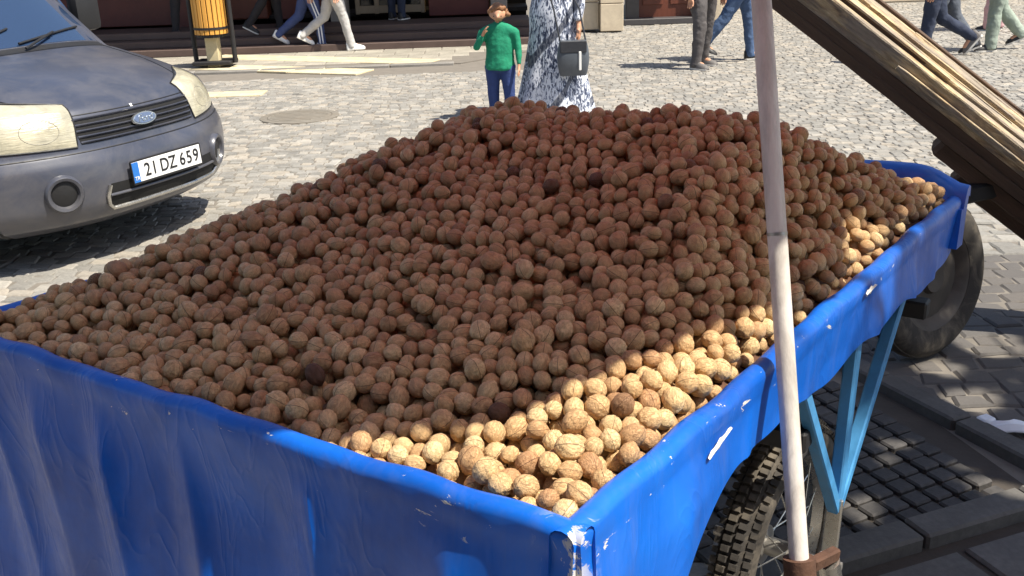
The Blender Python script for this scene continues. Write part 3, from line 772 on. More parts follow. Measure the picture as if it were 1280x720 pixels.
def patch(c4, nu, nv, off, thick=.006):
    """c4: four (v,u) corners bl, br, tr, tl; a curved panel lying on the body"""
    A = []; B = []
    for i in range(nu + 1):
        ra = []; rb = []
        for j in range(nv + 1):
            f, g_ = i / nu, j / nv
            vv = (c4[0][0] * (1 - f) + c4[1][0] * f) * (1 - g_) + (c4[3][0] * (1 - f) + c4[2][0] * f) * g_
            u = (c4[0][1] * (1 - f) + c4[1][1] * f) * (1 - g_) + (c4[3][1] * (1 - f) + c4[2][1] * f) * g_
            edge = i in (0, nu) or j in (0, nv)
            ra.append(vsurf(vv, u, off * (.35 if edge else 1))[:]); rb.append(vsurf(vv, u, -thick)[:])
        A.append(ra); B.append(rb)
    b = MB().grid(A); b.grid(B); nvv = nv + 1; base2 = (nu + 1) * nvv
    loop = [i * nvv for i in range(nu + 1)] + [nu * nvv + j for j in range(1, nvv)] + [i * nvv + nv for i in range(nu - 1, -1, -1)] + [j for j in range(nv - 1, 0, -1)]
    b.F += [(loop[i], loop[(i + 1) % len(loop)], base2 + loop[(i + 1) % len(loop)], base2 + loop[i]) for i in range(len(loop))]
    return b
van = empty('parked_van', (-1.93, 5.46, 0), R(63.5), world=False)
tag(van, 'dusty blue grey van with cloudy headlights parked behind the walnut cart', 'van')
us = np.concatenate([np.linspace(0, 12, 61), np.linspace(12.2, NU, 40)]); vsn = np.linspace(-1, 1, 49)
bodyb = MB().grid([[vsurf(vv, u)[:] for vv in vsn] for u in us])
AX = (.86, 3.55)
for sgn in (-1, 1):
    edge = [vsurf(sgn, u) for u in us]; poly = [e_ for e_ in edge]
    bottom = []
    for ax in reversed(AX):
        bottom.append((ax + .37, .24))
        for a_ in np.linspace(0, math.pi, 15): bottom.append((ax + .36 * math.cos(a_), .31 + .37 * math.sin(a_)))
        bottom.append((ax - .37, .24))
    poly += [Vector((sgn * .84, t, z)) for t, z in bottom]
    bodyb.add([p[:] for p in poly], [tuple(range(len(poly)))])
body = bodyb.obj('body', m_van, van, True)
bpy.context.view_layer.update()
bm = bmesh.new(); bm.from_mesh(body.data); bmesh.ops.triangulate(bm, faces=[f for f in bm.faces if len(f.verts) > 4]); bm.to_mesh(body.data); bm.free()
MB().box((0, 2.2, .30), (1.5, 3.7, .2), None, .03).obj('underbody', m_trim, van)
patch([(-.93, 12.05), (.93, 12.05), (.93, 14.0), (-.93, 14.0)], 24, 10, .006).obj('windscreen', m_vglass, van, True)
for sgn in (-1, 1):
    zc = lambda z: sgn * (np.interp(z, [1.06, 1.61], [.79, .70]) + .006)
    for t0, t1, t0b in ((1.62, 2.25, 1.30), (2.35, 3.2, 2.35)):
        Q4 = [(zc(1.10), t0b, 1.10), (zc(1.10), t1, 1.10), (zc(1.55), t1, 1.55), (zc(1.55), t0, 1.55)]
        b = MB(); b.add(Q4 + [(x - sgn * .02, y, z) for x, y, z in Q4], [(0, 1, 2, 3), (4, 7, 6, 5), (0, 4, 5, 1), (1, 5, 6, 2), (2, 6, 7, 3), (3, 7, 4, 0)]); b.obj('side_window', m_vglass, van)
    # headlight: cloudy lens in a dark rim
    vi, vo = .50 * sgn, .905 * sgn
    hl = patch([(vi, uz_(.640)), (vo, uz_(.655)), (vo * .965, uz_(.905)), (vi * .93, uz_(.845))], 14, 12, .016).obj('headlight', m_lens, van, True)
    pts_ = [vsurf(*c_, .004) for c_ in [(vi + (vo - vi) * f, uz_(.640 + .015 * f)) for f in np.linspace(0, 1, 9)] + [(vo * (1 - .035 * f), uz_(.655 + .25 * f)) for f in np.linspace(.1, 1, 8)] + [(vo * .965 + (vi * .93 - vo * .965) * f, uz_(.905 - .06 * f)) for f in np.linspace(.1, 1, 9)] + [(vi * (.93 + .07 * f), uz_(.845 - .205 * f)) for f in np.linspace(.1, .9, 8)]]
    MB().tube(pts_, .005, 6, closed=True).obj('rim', m_trim, hl, True)
    MB().tube([vsurf(sgn * (.68 + .10 * math.cos(a_)), uz_(.735 + .055 * math.sin(a_)), .0155) for a_ in np.linspace(0, 2 * math.pi, 22, endpoint=False)], .0022, 6, closed=True).obj('reflector_ring', m_lensline, hl, True)
    # fog lamp in its round bezel
    c0 = vsurf(.66 * sgn, uz_(.425), .004); nrm_ = (vsurf(.66 * sgn, uz_(.425), .05) - c0).normalized()
    Mx = nrm_.to_track_quat('Z', 'Y').to_matrix().to_4x4(); Mx.translation = c0
    fl = MB().lathe([(.098, -.02), (.098, .006), (.088, .018), (.074, .014), (.066, -.004), (.06, -.015)], 28, Mx).obj('fog_lamp', m_van, van, True)
    MB().lathe([(.0, .004), (.05, .002), (.068, -.004)], 24, Mx).obj('lens', m_trim, fl, True)
    # mirror
    mr = MB().box((sgn * .93, 1.42, 1.20), (.20, .10, .26), None, .05).obj('mirror', m_trim, van, True)
    MB().box((sgn * .93, 1.475, 1.20), (.16, .006, .21), None, .002).obj('mirror_glass', m_vglass, mr)
    MB().box((sgn * .82, 1.43, 1.12), (.08, .05, .05), None, .01).obj('mirror_arm', m_trim, van)
    # pale wheel arch lip
    MB().tube([(sgn * .846, AX[0] + .37 * math.cos(a_), .30 + .38 * math.sin(a_)) for a_ in np.linspace(-.1, math.pi + .1, 20)], .018, 8).obj('arch_lip', pm('arch_trim', lin((170, 166, 158)), .6, .15), van, True)
    for ax in AX:
        Mx = Matrix.Rotation(R(90) * sgn, 4, 'Y'); Mx.translation = (sgn * .72, ax, .31)
        wh = MB().lathe([(.20, -.09), (.29, -.09), (.31, -.06), (.31, .06), (.29, .09), (.20, .09)], 40, Mx).obj('wheel', m_rubber, van, True)
        MB().lathe([(0, .05), (.06, .06), (.08, .04), (.17, .05), (.19, .085), (.205, .088), (.205, -.08)], 32, Mx).obj('rim', m_chrome, wh, True)
# grille with proud slats, oval badge
patch([(-.47, uz_(.648)), (.47, uz_(.648)), (.50, uz_(.772)), (-.50, uz_(.772))], 20, 4, .003).obj('grille', m_void, van, True)
for i in range(5):
    z = .652 + i * .0285; w_ = .47 + .008 * i
    patch([(-w_, uz_(z)), (w_, uz_(z)), (w_, uz_(z + .012)), (-w_, uz_(z + .012))], 20, 2, .014).obj('grille_slat', m_van, van, True)
def oval(rx, rz, n=28): return [(math.cos(a_) * rx, math.sin(a_) * rz) for a_ in np.linspace(0, 2 * math.pi, n, endpoint=False)]
c0 = vsurf(0, uz_(.715), .016); n0_ = (vsurf(0, uz_(.715), .1) - c0).normalized(); tz = n0_.cross(Vector((1, 0, 0))).normalized() * -1
if tz.z < 0: tz = -tz
def onface(x, z, d, c0=c0, n_=n0_, t_=tz): return tuple(c0 + Vector((1, 0, 0)) * x + t_ * z + n_ * d)
def text_mesh(txt, size_, name, mat, parent, place, shear=0.0, sx=1.0, depth=.0015, bold=.0):
    cu = bpy.data.curves.new(name, 'FONT'); cu.body = txt; cu.size = size_; cu.align_x = 'CENTER'; cu.align_y = 'CENTER'; cu.extrude = .001; cu.shear = shear; cu.offset = bold
    to = bpy.data.objects.new(name, cu); col.objects.link(to); bpy.context.view_layer.update()
    me = bpy.data.meshes.new_from_object(to.evaluated_get(bpy.context.evaluated_depsgraph_get())); bpy.data.objects.remove(to)
    for v_ in me.vertices: v_.co = place(v_.co.x * sx, v_.co.y, v_.co.z + depth)
    me.materials.clear(); me.materials.append(mat); o = mkobj(name, me, parent); return o
bd = MB(); bd.add([onface(x, z, 0) for x, z in oval(.088, .036)] + [onface(x * .96, z * .92, .010) for x, z in oval(.088, .036)], [(i, (i + 1) % 28, 28 + (i + 1) % 28, 28 + i) for i in range(28)] + [tuple(range(28, 56))])
badge = bd.obj('badge', m_chrome, van, True)
bd = MB(); bd.add([onface(x, z, .0102) for x, z in oval(.077, .028)] + [onface(x, z, .0125) for x, z in oval(.074, .026)], [(i, (i + 1) % 28, 28 + (i + 1) % 28, 28 + i) for i in range(28)] + [tuple(range(28, 56))])
bd.obj('badge_field', m_badge, badge)
text_mesh('Ford', .052, 'badge_script', m_chrome, badge, lambda x, y, z: onface(x, y, .0125 + z), .35, 1.05)
patch([(-.045, uz_(.785)), (-.025, uz_(.785)), (-.025, uz_(.80)), (-.045, uz_(.80))], 2, 2, .006).obj('washer_nozzle', m_plate, van)
# number plate
pc = Vector((.045, -.018, .462)); pn = Vector((0, -1, .06)).normalized(); pt = Vector((0, .06, 1)).normalized()
def onplate(x, z, d): return tuple(pc + Vector((x, 0, 0)) + pt * z + pn * d)
rot = Matrix((Vector((1, 0, 0)), -pn, pt)).transposed()
plate = MB().box(pc, (.52, .012, .113), rot, .003).obj('number_plate', m_plate, van)
MB().box(Vector(onplate(-.2365, 0, .0065)), (.045, .003, .108), rot).obj('country_band', m_plateblue, plate)
for ch, cx in zip('21DZ659', (-.172, -.122, -.046, .016, .092, .146, .200)):
    text_mesh(ch, .100, 'plate_character', m_ink, plate, lambda x, y, z, cx=cx: onplate(.018 + cx + x, y - .002, .0065 + z), 0, .92, bold=.0008)
text_mesh('TR', .03, 'country_code', m_plate, plate, lambda x, y, z: onplate(-.2365 + x, y - .033, .008 + z))
fr = MB()
for a_, b_ in (((-.262, -.059), (.262, -.059)), ((-.262, .059), (.262, .059)), ((-.262, -.059), (-.262, .059)), ((.262, -.059), (.262, .059))):
    fr.beam(onplate(*a_, .002), onplate(*b_, .002), .006, .012, .001)
fr.obj('plate_frame', m_trim, plate)
# lower intake: dark panel painted as a shaded slot, bright trim, side pockets
patch([(-.40, uz_(.305)), (.62, uz_(.305)), (.68, uz_(.43)), (-.38, uz_(.43))], 24, 4, .004).obj('intake', m_void, van, True)
MB().tube([vsurf(vv, uz_(z), .008) for vv, z in [(-.39, .425), (-.415, .37), (-.41, .325)] + [(x, .298) for x in np.linspace(-.38, .60, 16)] + [(.65, .33), (.67, .38), (.675, .425)]], .011, 8).obj('intake_trim', m_chrome, van, True)
MB().tube([vsurf(x, uz_(.372), .008) for x in np.linspace(-.40, .64, 18)], .008, 8).obj('intake_bar', m_van, van, True)
# shut lines, bonnet creases, wipers
MB().tube([vsurf(x, uz_(.612), .0005) for x in np.linspace(-.99, .99, 40)], .004, 5).obj('bumper_gap', m_trim, van)
MB().tube([vsurf(x, uz_(.79) + .1 * abs(x), .0005) for x in np.linspace(-.47, .47, 20)], .0035, 5).obj('bonnet_gap', m_trim, van)
for sgn in (-1, 1):
    MB().tube([vsurf(sgn * (.47 + .46 * f ** .6), uz_(.845) + .2 * f + (11.7 - uz_(.845)) * f ** 1.5, .0005) for f in np.linspace(0, 1, 26)], .0035, 5).obj('bonnet_gap', m_trim, van)
MB().grid([[vsurf(vv, u, .003)[:] for vv in np.linspace(-.92, .92, 30)] for u in (11.45, 11.6, 11.8, 12.02)]).obj('cowl', m_trim, van, True)
for x0, x1, u1 in ((-.45, .05, 12.35), (.10, .72, 12.3)):
    wp = MB().tube([vsurf(x0, 11.7, .02), vsurf(x0 + .1, 11.95, .035), vsurf((x0 + x1) / 2 + .05, 12.2, .03)], .008, 8).obj('wiper', m_trim, van, True)
    MB().tube([vsurf(x0 + (x1 - x0) * f, 12.08 + (u1 - 12.08) * f, .014) for f in np.linspace(0, 1.15, 10)], .007, 6).obj('blade', m_trim, wp, True)

# ================================================================== LITTER BIN
m_slat = pm('varnished_slat', lin((214, 156, 70)), .5, .22, 9, .2, 40, stretch=(1, 1, .1))
bin_ = empty('litter_bin', (-3.78, 13.30, .018)); tag(bin_, 'yellow wooden slatted litter bin hung between dark posts on the pavement', 'litter bin')
for i in range(20):
    a_ = 2 * math.pi * i / 20; rot = Matrix.Rotation(a_, 3, 'Z')
    MB().box(Vector((-3.78, 13.36, .72)) + rot @ Vector((.20, 0, 0)), (.018, .052, .56), rot, .004).obj('slat', m_slat, bin_)
MB().lathe([(.0, .40), (.185, .40), (.185, 1.02), (.16, 1.03), (.16, .45), (0, .45)], 28, Matrix.Translation((-3.78, 13.36, 0))).obj('liner', m_black, bin_, True)
for z in (.50, .94): MB().lathe([(.211, z), (.217, z), (.217, z + .03), (.211, z + .03)], 28, Matrix.Translation((-3.78, 13.36, 0)), True).obj('hoop', m_black, bin_, True)
for dx, dy in ((-.27, .10), (.28, -.05)): MB().tube([(-3.78 + dx, 13.36 + dy, .07), (-3.78 + dx, 13.36 + dy, 1.35)], .032, 12).obj('post', m_black, bin_, True)
MB().beam((-4.05, 13.46, 1.0), (-3.5, 13.31, 1.0), .03, .03).obj('cross_bar', m_black, bin_)
MB().box((-3.78, 13.36, .2), (.16, .16, .42), None, .01).obj('pedestal', pm('pedestal_stone', lin((206, 190, 150)), .8), bin_)
MB().box((-3.78, 13.38, .08), (.50, .42, .05), None, .01).obj('base_plate', m_black, bin_)

# ================================================================== TIPPED WOODEN CART WITH ITS TYRE
k = NT('weathered_wood'); v = k.coord()
vv_ = k.map(v, (5, 20, 20)); g1 = k.noise(vv_, 1.4, 6, .65, .5); g2 = k.noise(k.map(v, (7, 60, 60)), 1.5, 4, .6)
big = k.noise(k.map(v, (3.0, 9, 9)), 1.3, 4, .6)
c1 = k.ramp(g1, [(.30, lin((78, 62, 50))), (.40, lin((160, 136, 104))), (.54, lin((210, 188, 148))), (.66, lin((176, 160, 136))), (.8, lin((136, 126, 114)))])
c1 = k.mix(k.ramp(big, [(.40, 0.0), (.56, .85)]), c1, lin((140, 130, 120)))
c1 = k.mix(1.0, c1, k.ramp(g2, [(.3, .68), (.6, 1.1)]), 'MULTIPLY')
k.base(c1); k.set(Roughness=.82); k.bump(k.math('ADD', g1, k.math('MULTIPLY', g2, .4)), .8, .012); m_wood = k.m
m_oldwood = pm('dark_old_wood', lin((88, 70, 57)), .85, .45, 5, .8, 30, stretch=(.35, 6, 6))
# long bed rising to the upper left
b0 = Vector((2.70, 3.72, .16)); b1 = Vector((.78, 4.12, 1.66))
tipped = empty('tipped_wooden_cart', (2.3, 3.9, 0)); tag(tipped, 'weathered wooden cart bed tipped up on end with a rubber tyred wheel', 'cart')
ux_ = (b1 - b0).normalized(); uy_ = Vector((0, 1, 0)); uy_ = (uy_ - ux_ * uy_.dot(ux_)).normalized(); uz2 = ux_.cross(uy_) * -1
if uz2.z < 0: uz2 = -uz2
rotb = Matrix((ux_, uy_, uz2)).transposed() @ Matrix.Rotation(R(28), 3, 'X'); Lb = (b1 - b0).length
SECT = [(-1, -.8), (-.8, -1), (-.25, -1), (.3, -1), (.8, -1), (1, -.8), (1, .8), (.8, 1), (.3, 1), (-.25, 1), (-.8, 1), (-1, .8)]
def plank(name, y, z, w, h, mat, x0=0.0, x1=None, seed=0):
    """rough split timber: its section wanders along the length; mesh local x runs along the grain"""
    x1 = Lb if x1 is None else x1; n = 40; Pp = []
    for i in range(n + 1):
        f = x0 + (x1 - x0) * i / n; rowp = []
        for m_, (cy, cz) in enumerate(SECT):
            sq = 1.0
            jj = 1 + .09 * noise.noise(Vector((f * 2.2, m_ * 2.1, seed * 5.0))) + .07 * noise.noise(Vector((f * 9, m_ * 3.3, seed * 5.0)))
            tp = 1 if 0 < i < n else .75
            rowp.append((f, y + cy * sq * w / 2 * jj * tp + .010 * noise.noise(Vector((f * 1.5, seed, 1))), z + cz * sq * h / 2 * jj * tp))
        Pp.append(rowp)
    b = MB().grid(np.array(Pp), close_v=True); b.F += [tuple(range(12)), tuple(reversed(range(n * 12, n * 12 + 12)))]
    me = b.mesh(name, mat, False); o = mkobj(name, me, tipped); o.matrix_local = Matrix.Translation(b0 - tipped.location) @ rotb.to_4x4() @ Matrix.Diagonal((1, .80, .80, 1)); return o
lay = [(-.140, .098, .046, .075), (-.083, .124, .052, .06), (-.018, .110, .060, .055), (.050, .130, .064, .06), (.125, .106, .072, .06)]
for i, (y, z, w, h) in enumerate(lay): plank('bed_plank', y, z, w, h, m_wood, random.uniform(-.05, .1), Lb - random.uniform(0, .2), i + 1)
for i, (z, h, mt) in enumerate(((.048, .052, m_wood), (.0, .05, m_oldwood), (-.05, .055, m_oldwood))): plank('side_board', -.142 - .004 * i, z, .035, h, mt, random.uniform(0, .1), Lb - random.uniform(0, .1), i + 11)
plank('side_lath', -.175, .075, .018, .028, m_wood, .1, Lb * .62, 21)
for i_ in range(9): plank('splinter', random.uniform(-.15, .14), .150 + random.uniform(-.012, .012), random.uniform(.010, .022), random.uniform(.010, .02), random.choice((m_wood, m_oldwood, m_wood)), *(lambda a_: (a_, a_ + random.uniform(.25, .8)))(random.uniform(.1, Lb - .9)), 60 + i_)
plank('bearer', -.03, -.04, .17, .09, m_oldwood, .2, Lb - .15, 31)
plank('bearer', .12, -.04, .08, .09, m_oldwood, .2, Lb - .15, 32)
plank('edge_rail', .172, .135, .022, .03, m_oldwood, .05, Lb, 41)
# dark undercarriage block, leg and tyre
plank('under_timber', -.06, -.135, .12, .09, m_oldwood, .45, 1.18, 51)
plank('under_timber', .08, -.15, .10, .10, m_oldwood, .40, 1.12, 52)
plank('under_timber', -.02, -.225, .10, .08, m_oldwood, .55, 1.02, 53)
MB().beam((1.62, 3.80, .56), (1.95, 3.86, .60), .06, .07, .01).obj('axle_beam', m_black, tipped)
m_darkrim = pm('dark_rim', lin((88, 82, 76)), .6, .3, 9, .2, 50, metal=.4, dirt=lin((60, 50, 44)), dirtamt=.6)
wc = Vector((1.60, 3.62, .315)); wax = Vector((.52, -.83, .10)).normalized()
Mx = wax.to_track_quat('Z', 'Y').to_matrix().to_4x4(); Mx.translation = wc
wh = MB().lathe([(.20, -.05), (.235, -.062), (.275, -.06), (.302, -.04), (.312, 0), (.302, .04), (.275, .06), (.235, .062), (.20, .05)], 56, Mx, True).obj('wheel', m_rubber, tipped, True)
for dz in (-.03, .0, .03): MB().lathe([(.305 - abs(dz) * .2, dz - .004), (.3155 - abs(dz) * .22, dz - .003), (.3155 - abs(dz) * .22, dz + .003), (.305 - abs(dz) * .2, dz + .004)], 56, Mx, True).obj('tread_rib', m_rubber, wh, True)
MB().lathe([(.0, .035), (.05, .04), (.06, .02), (.16, .012), (.19, .045), (.205, .05), (.205, -.05)], 40, Mx).obj('rim', m_darkrim, wh, True)
MB().tube([wc - wax * .12, Vector((1.84, 3.86, .50))], .02, 10).obj('axle_stub', m_black, tipped, True)

# ================================================================== MANHOLE COVER
mh = empty('manhole_cover', (-1.95, 9.47, 0)); tag(mh, 'worn round iron manhole cover set in the cobbles beside the van', 'manhole cover')
m_iron = pm('worn_iron', lin((138, 132, 122)), .6, .25, 9, .4, 40, metal=.3, dirt=lin((140, 130, 116)), dirtamt=.6)
MB().lathe([(0, -.02), (.30, -.02), (.30, .010), (.285, .012), (0, .012)], 40, Matrix.Translation((-1.95, 9.47, 0))).obj('lid', m_iron, mh, True)
MB().lathe([(.305, -.02), (.37, -.02), (.37, .008), (.36, .010), (.305, .010)], 40, Matrix.Translation((-1.95, 9.47, 0)), True).obj('frame_ring', m_iron, mh, True)
for i_ in range(-3, 4): MB().box((-1.95, 9.47 + i_ * .075, .0135), (2 * math.sqrt(.27 ** 2 - (i_ * .075) ** 2), .022, .005), None, .001).obj('rib', m_iron, mh)

# ================================================================== LITTER ON THE GROUND
m_white = pm('white_plastic', lin((236, 238, 242)), .4, .05, 12, .1, 40)
P = []
for i in range(9):
    f = i / 8; P.append([(1.555 + .16 * f, 2.955 + (j - 2) * .018 + .06 * f * -.35 - (.012 if 2 < i < 5 and j > 2 else 0), .012 + .03 * math.sin(f * 3.0) * (1 - abs(j - 2) * .2) + .012 * (j % 2)) for j in range(5)])
lt = MB().grid(np.array(P)); b2 = np.array(P) - np.array([0, 0, .004]); lt.grid(b2)
lt.box((1.575, 2.985, .03), (.05, .045, .03), Matrix.Rotation(.4, 3, 'Z'), .006)
tag(lt.obj('plastic_scrap', m_white, None, True, loc=(1.62, 2.95, 0)), 'crumpled white plastic scrap lying on the dark paving', 'litter')

# ================================================================== STREET TREE (shades the cart's far end)
m_bark = pm('bark', lin((92, 76, 60)), .9, .3, 8, .8, 30, stretch=(1, 1, .2))
k = NT('leaf_green'); r_ = k.attr('rnd').outputs['Fac']
k.base(k.ramp(r_, [(0, (.035, .075, .018)), (.6, (.06, .12, .03)), (1, (.10, .16, .04))])); k.set(Roughness=.5)
tr = k.new('ShaderNodeBsdfTranslucent'); tr.inputs[0].default_value = (.12, .2, .04, 1); mx = k.new('ShaderNodeMixShader'); mx.inputs[0].default_value = .3
k.link(k.b.outputs[0], mx.inputs[1]); k.link(tr.outputs[0], mx.inputs[2]); k.link(mx.outputs[0], k.n['Material Output'].inputs['Surface']); m_leaf = k.m
TC = Vector((3.58, 1.86, 4.3))
tree = empty('street_tree', (4.4, 1.2, 0)); tag(tree, 'leafy street tree standing to the right of the carts', 'tree')
trk = MB().tube([(4.4, 1.2, -.05), (4.38, 1.22, .6), (4.28, 1.3, 1.8), (4.1, 1.45, 2.7), (3.9, 1.6, 3.4), (3.7, 1.8, 4.4)], [.17, .13, .115, .10, .08, .04], 14).obj('trunk', m_bark, tree, True)
tips = []
for i in range(16):
    a_ = i * 2.399; st = Vector((4.0, 1.5, 3.0)).lerp(Vector((3.7, 1.8, 4.4)), (i % 8) / 7); rr = random.uniform(.9, 1.5)
    en = TC + Vector((math.cos(a_) * rr, math.sin(a_) * rr * .95, random.uniform(-.5, .8))); mid = st.lerp(en, .5) + Vector((0, 0, .15))
    MB().tube([st, mid, en], [.035, .022, .008], 7).obj('limb', m_bark, tree, True); tips += [mid, en, st.lerp(en, .75)]
HOLES1 = ((.77, 1.99, .06), (1.0, 2.38, .05), (.90, 2.16, .03), (.62, 1.74, .09)); HOLES0 = ((1.217, 2.826, .08), (1.39, 2.667, .07), (1.456, 2.571, .07), (1.006, 2.513, .07), (1.92, 3.68, .13), (1.64, 3.47, .08), (1.63, 3.2, .09))   # gaps cut in the crown to drop sun spots here
nL = 19000; cl = np.array([t[:] for t in tips]); cen = cl[RNG.integers(0, len(cl), nL)] + RNG.normal(0, .26, (nL, 3)) * (1, 1, .8)
def lands(P, z):
    t = (P[:, 2:] - z) / SUN.z; return P[:, :2] - t * np.array([[SUN.x, SUN.y]])
keep = np.ones(nL, bool)
for zz_, hs_ in ((1.0, HOLES1), (0.0, HOLES0)):
    ld = lands(cen, zz_)
    for hx, hy, hr in hs_: keep &= np.hypot(ld[:, 0] - hx, ld[:, 1] - hy) > hr + .03
keep &= lands(cen, 1.0)[:, 1] < 3.5  # leaves cut away so sun reaches the tipped cart
cen = cen[keep]; nL = len(cen)
VV = []; FF = []
for i in range(nL):
    q_ = qmat(quat[i % nW]); s_ = random.uniform(.035, .06)
    L4 = np.array([(-1, 0, 0), (0, -.55, .12), (1, 0, 0), (0, .55, .12)]) * s_ * 1.25
    VV.append(L4 @ q_.T + cen[i]); FF.append(np.array([[0, 1, 2], [0, 2, 3]]) + 4 * i)
me = raw_mesh('crown', np.concatenate(VV) - np.array(tree.location), np.concatenate(FF), m_leaf, False); fattr(me, 'rnd', np.repeat(RNG.random(nL), 4))
tag(mkobj('crown', me, tree), kind='stuff')

# ================================================================== HOUSES BEHIND THE VIEWER (the street's near side)
back = empty('street_house', (-1.0, -4.0, 0)); tag(back, 'plastered house on the near side of the street, with an added shade roof', 'house')
MB().box((-1, -4.6, 3.2), (14, .8, 6.4), None, .02).obj('wall', m_render_, back)
for x in (-6, -3.4, 1.6, 4.4):
    w_ = MB().box((x, -4.18, 4.5), (1.0, .08, 1.4), None, .01).obj('window', m_darkframe, back); MB().box((x, -4.13, 4.5), (.86, .012, 1.26)).obj('pane', m_glass, w_)
for x in (-5, -1.2, 2.6):
    w_ = MB().box((x, -4.18, 1.25), (2.4, .08, 2.3), None, .01).obj('shop_window', m_darkframe, back); MB().box((x, -4.13, 1.25), (2.2, .012, 2.1)).obj('pane', m_glass, w_)
aw = MB(); aw.add([(-6.5, -4.15, 3.1), (.15, -4.15, 3.1), (.15, -.35, 2.55), (-6.5, -.35, 2.55), (-6.5, -4.15, 3.06), (.15, -4.15, 3.06), (.15, -.35, 2.51), (-6.5, -.35, 2.51)], [(0, 1, 2, 3), (7, 6, 5, 4), (0, 4, 5, 1), (1, 5, 6, 2), (2, 6, 7, 3), (3, 7, 4, 0)])
aw.obj('added_awning', pm('added_awning_cloth', lin((96, 74, 60)), .9, .1), back)  # added out of view to block sky and darken the front cloth
for x in (-6.3, -3.2, .0): MB().tube([(x, -.42, 0), (x, -.42, 2.52)], .03, 10).obj('added_awning_post', m_darkframe, back, True)

# ================================================================== PEOPLE
def skin_mesh(name, verts, edges, radii, mat, parent, sub=2, root=0):
    me = bpy.data.meshes.new(name); me.from_pydata([tuple(v_) for v_ in verts], edges, []); o = bpy.data.objects.new(name, me); col.objects.link(o)
    md = o.modifiers.new('skin', 'SKIN'); md.use_smooth_shade = True; md.branch_smoothing = .6
    for i, sv in enumerate(me.skin_vertices[0].data):
        r_ = radii[i]; sv.radius = (r_, r_) if isinstance(r_, (int, float)) else r_; sv.use_root = (i == root); sv.use_loose = False
    o.modifiers.new('sub', 'SUBSURF').levels = sub
    bpy.context.view_layer.update(); dg = bpy.context.evaluated_depsgraph_get()
    m2 = bpy.data.meshes.new_from_object(o.evaluated_get(dg)); m2.name = name; bpy.data.objects.remove(o); bpy.data.meshes.remove(me)
    m2.materials.clear(); m2.materials.append(mat); m2.polygons.foreach_set('use_smooth', np.ones(len(m2.polygons), bool))
    return mkobj(name, m2, parent)
wr_tex = bpy.data.textures.new('cloth_wrinkles', 'CLOUDS'); wr_tex.noise_scale = .10; wr_tex.noise_depth = 2
def garment(name, V, E, Rr, mat, parent, root=0, voxel=.013, wrinkle=.022):
    b = MB(); el = [(r_, r_) if isinstance(r_, (int, float)) else r_ for r_ in Rr]; deg = np.bincount(np.array(E).ravel(), minlength=len(V)); A = np.linspace(0, 2 * math.pi, 16, endpoint=False)
    for (i, j) in E:
        p, q = Vector(V[i]), Vector(V[j]); d = (q - p); t = d.normalized()
        x = Vector((1, 0, 0)) - t * t.x; x = x.normalized() if x.length > .2 else t.cross(Vector((0, 1, 0))).normalized(); y = t.cross(x)
        G = []
        for f in (-.5, -.35, 0, .33, .66, 1, 1.35, 1.5):
            g_ = min(1, max(0, f)); rx = el[i][0] * (1 - g_) + el[j][0] * g_; ry = el[i][1] * (1 - g_) + el[j][1] * g_
            if f < 0: k_ = math.sqrt(max(0.01, 1 - (f / .51) ** 2)); c_ = p + t * (f * min(rx, ry) * (1.2 if deg[i] > 1 else .3))
            elif f > 1: k_ = math.sqrt(max(0.01, 1 - ((f - 1) / .51) ** 2)); c_ = q + t * ((f - 1) * min(rx, ry) * (1.2 if deg[j] > 1 else .3))
            else: k_ = 1; c_ = p.lerp(q, f)
            G.append([tuple(c_ + x * (math.cos(a_) * rx * k_) + y * (math.sin(a_) * ry * k_)) for a_ in A])
        b.grid(np.array(G), close_v=True); n = b.n - 128; b.F += [tuple(reversed(range(n, n + 16))), tuple(range(n + 112, n + 128))]
    me = b.mesh(name, mat); o = bpy.data.objects.new(name, me); col.objects.link(o)
    md = o.modifiers.new('r', 'REMESH'); md.mode = 'VOXEL'; md.voxel_size = voxel; md.use_smooth_shade = True
    md = o.modifiers.new('s', 'SMOOTH'); md.factor = .5; md.iterations = 7
    if wrinkle:
        md = o.modifiers.new('d', 'DISPLACE'); md.texture = wr_tex; md.strength = wrinkle; md.mid_level = .5; md.texture_coords = 'LOCAL'
    bpy.context.view_layer.update(); m2 = bpy.data.meshes.new_from_object(o.evaluated_get(bpy.context.evaluated_depsgraph_get())); m2.name = name
    bpy.data.objects.remove(o); bpy.data.meshes.remove(me)
    if not m2.materials: m2.materials.append(mat)
    m2.polygons.foreach_set('use_smooth', np.ones(len(m2.polygons), bool)); return mkobj(name, m2, parent)
m_skin = pm('skin', lin((196, 146, 116)), .55, .1, 6, .05, 60)
def cloth(name, c, rough=.85, var=.22): return pm(name, c, rough, var, 9, .5, 26, bdist=.012)
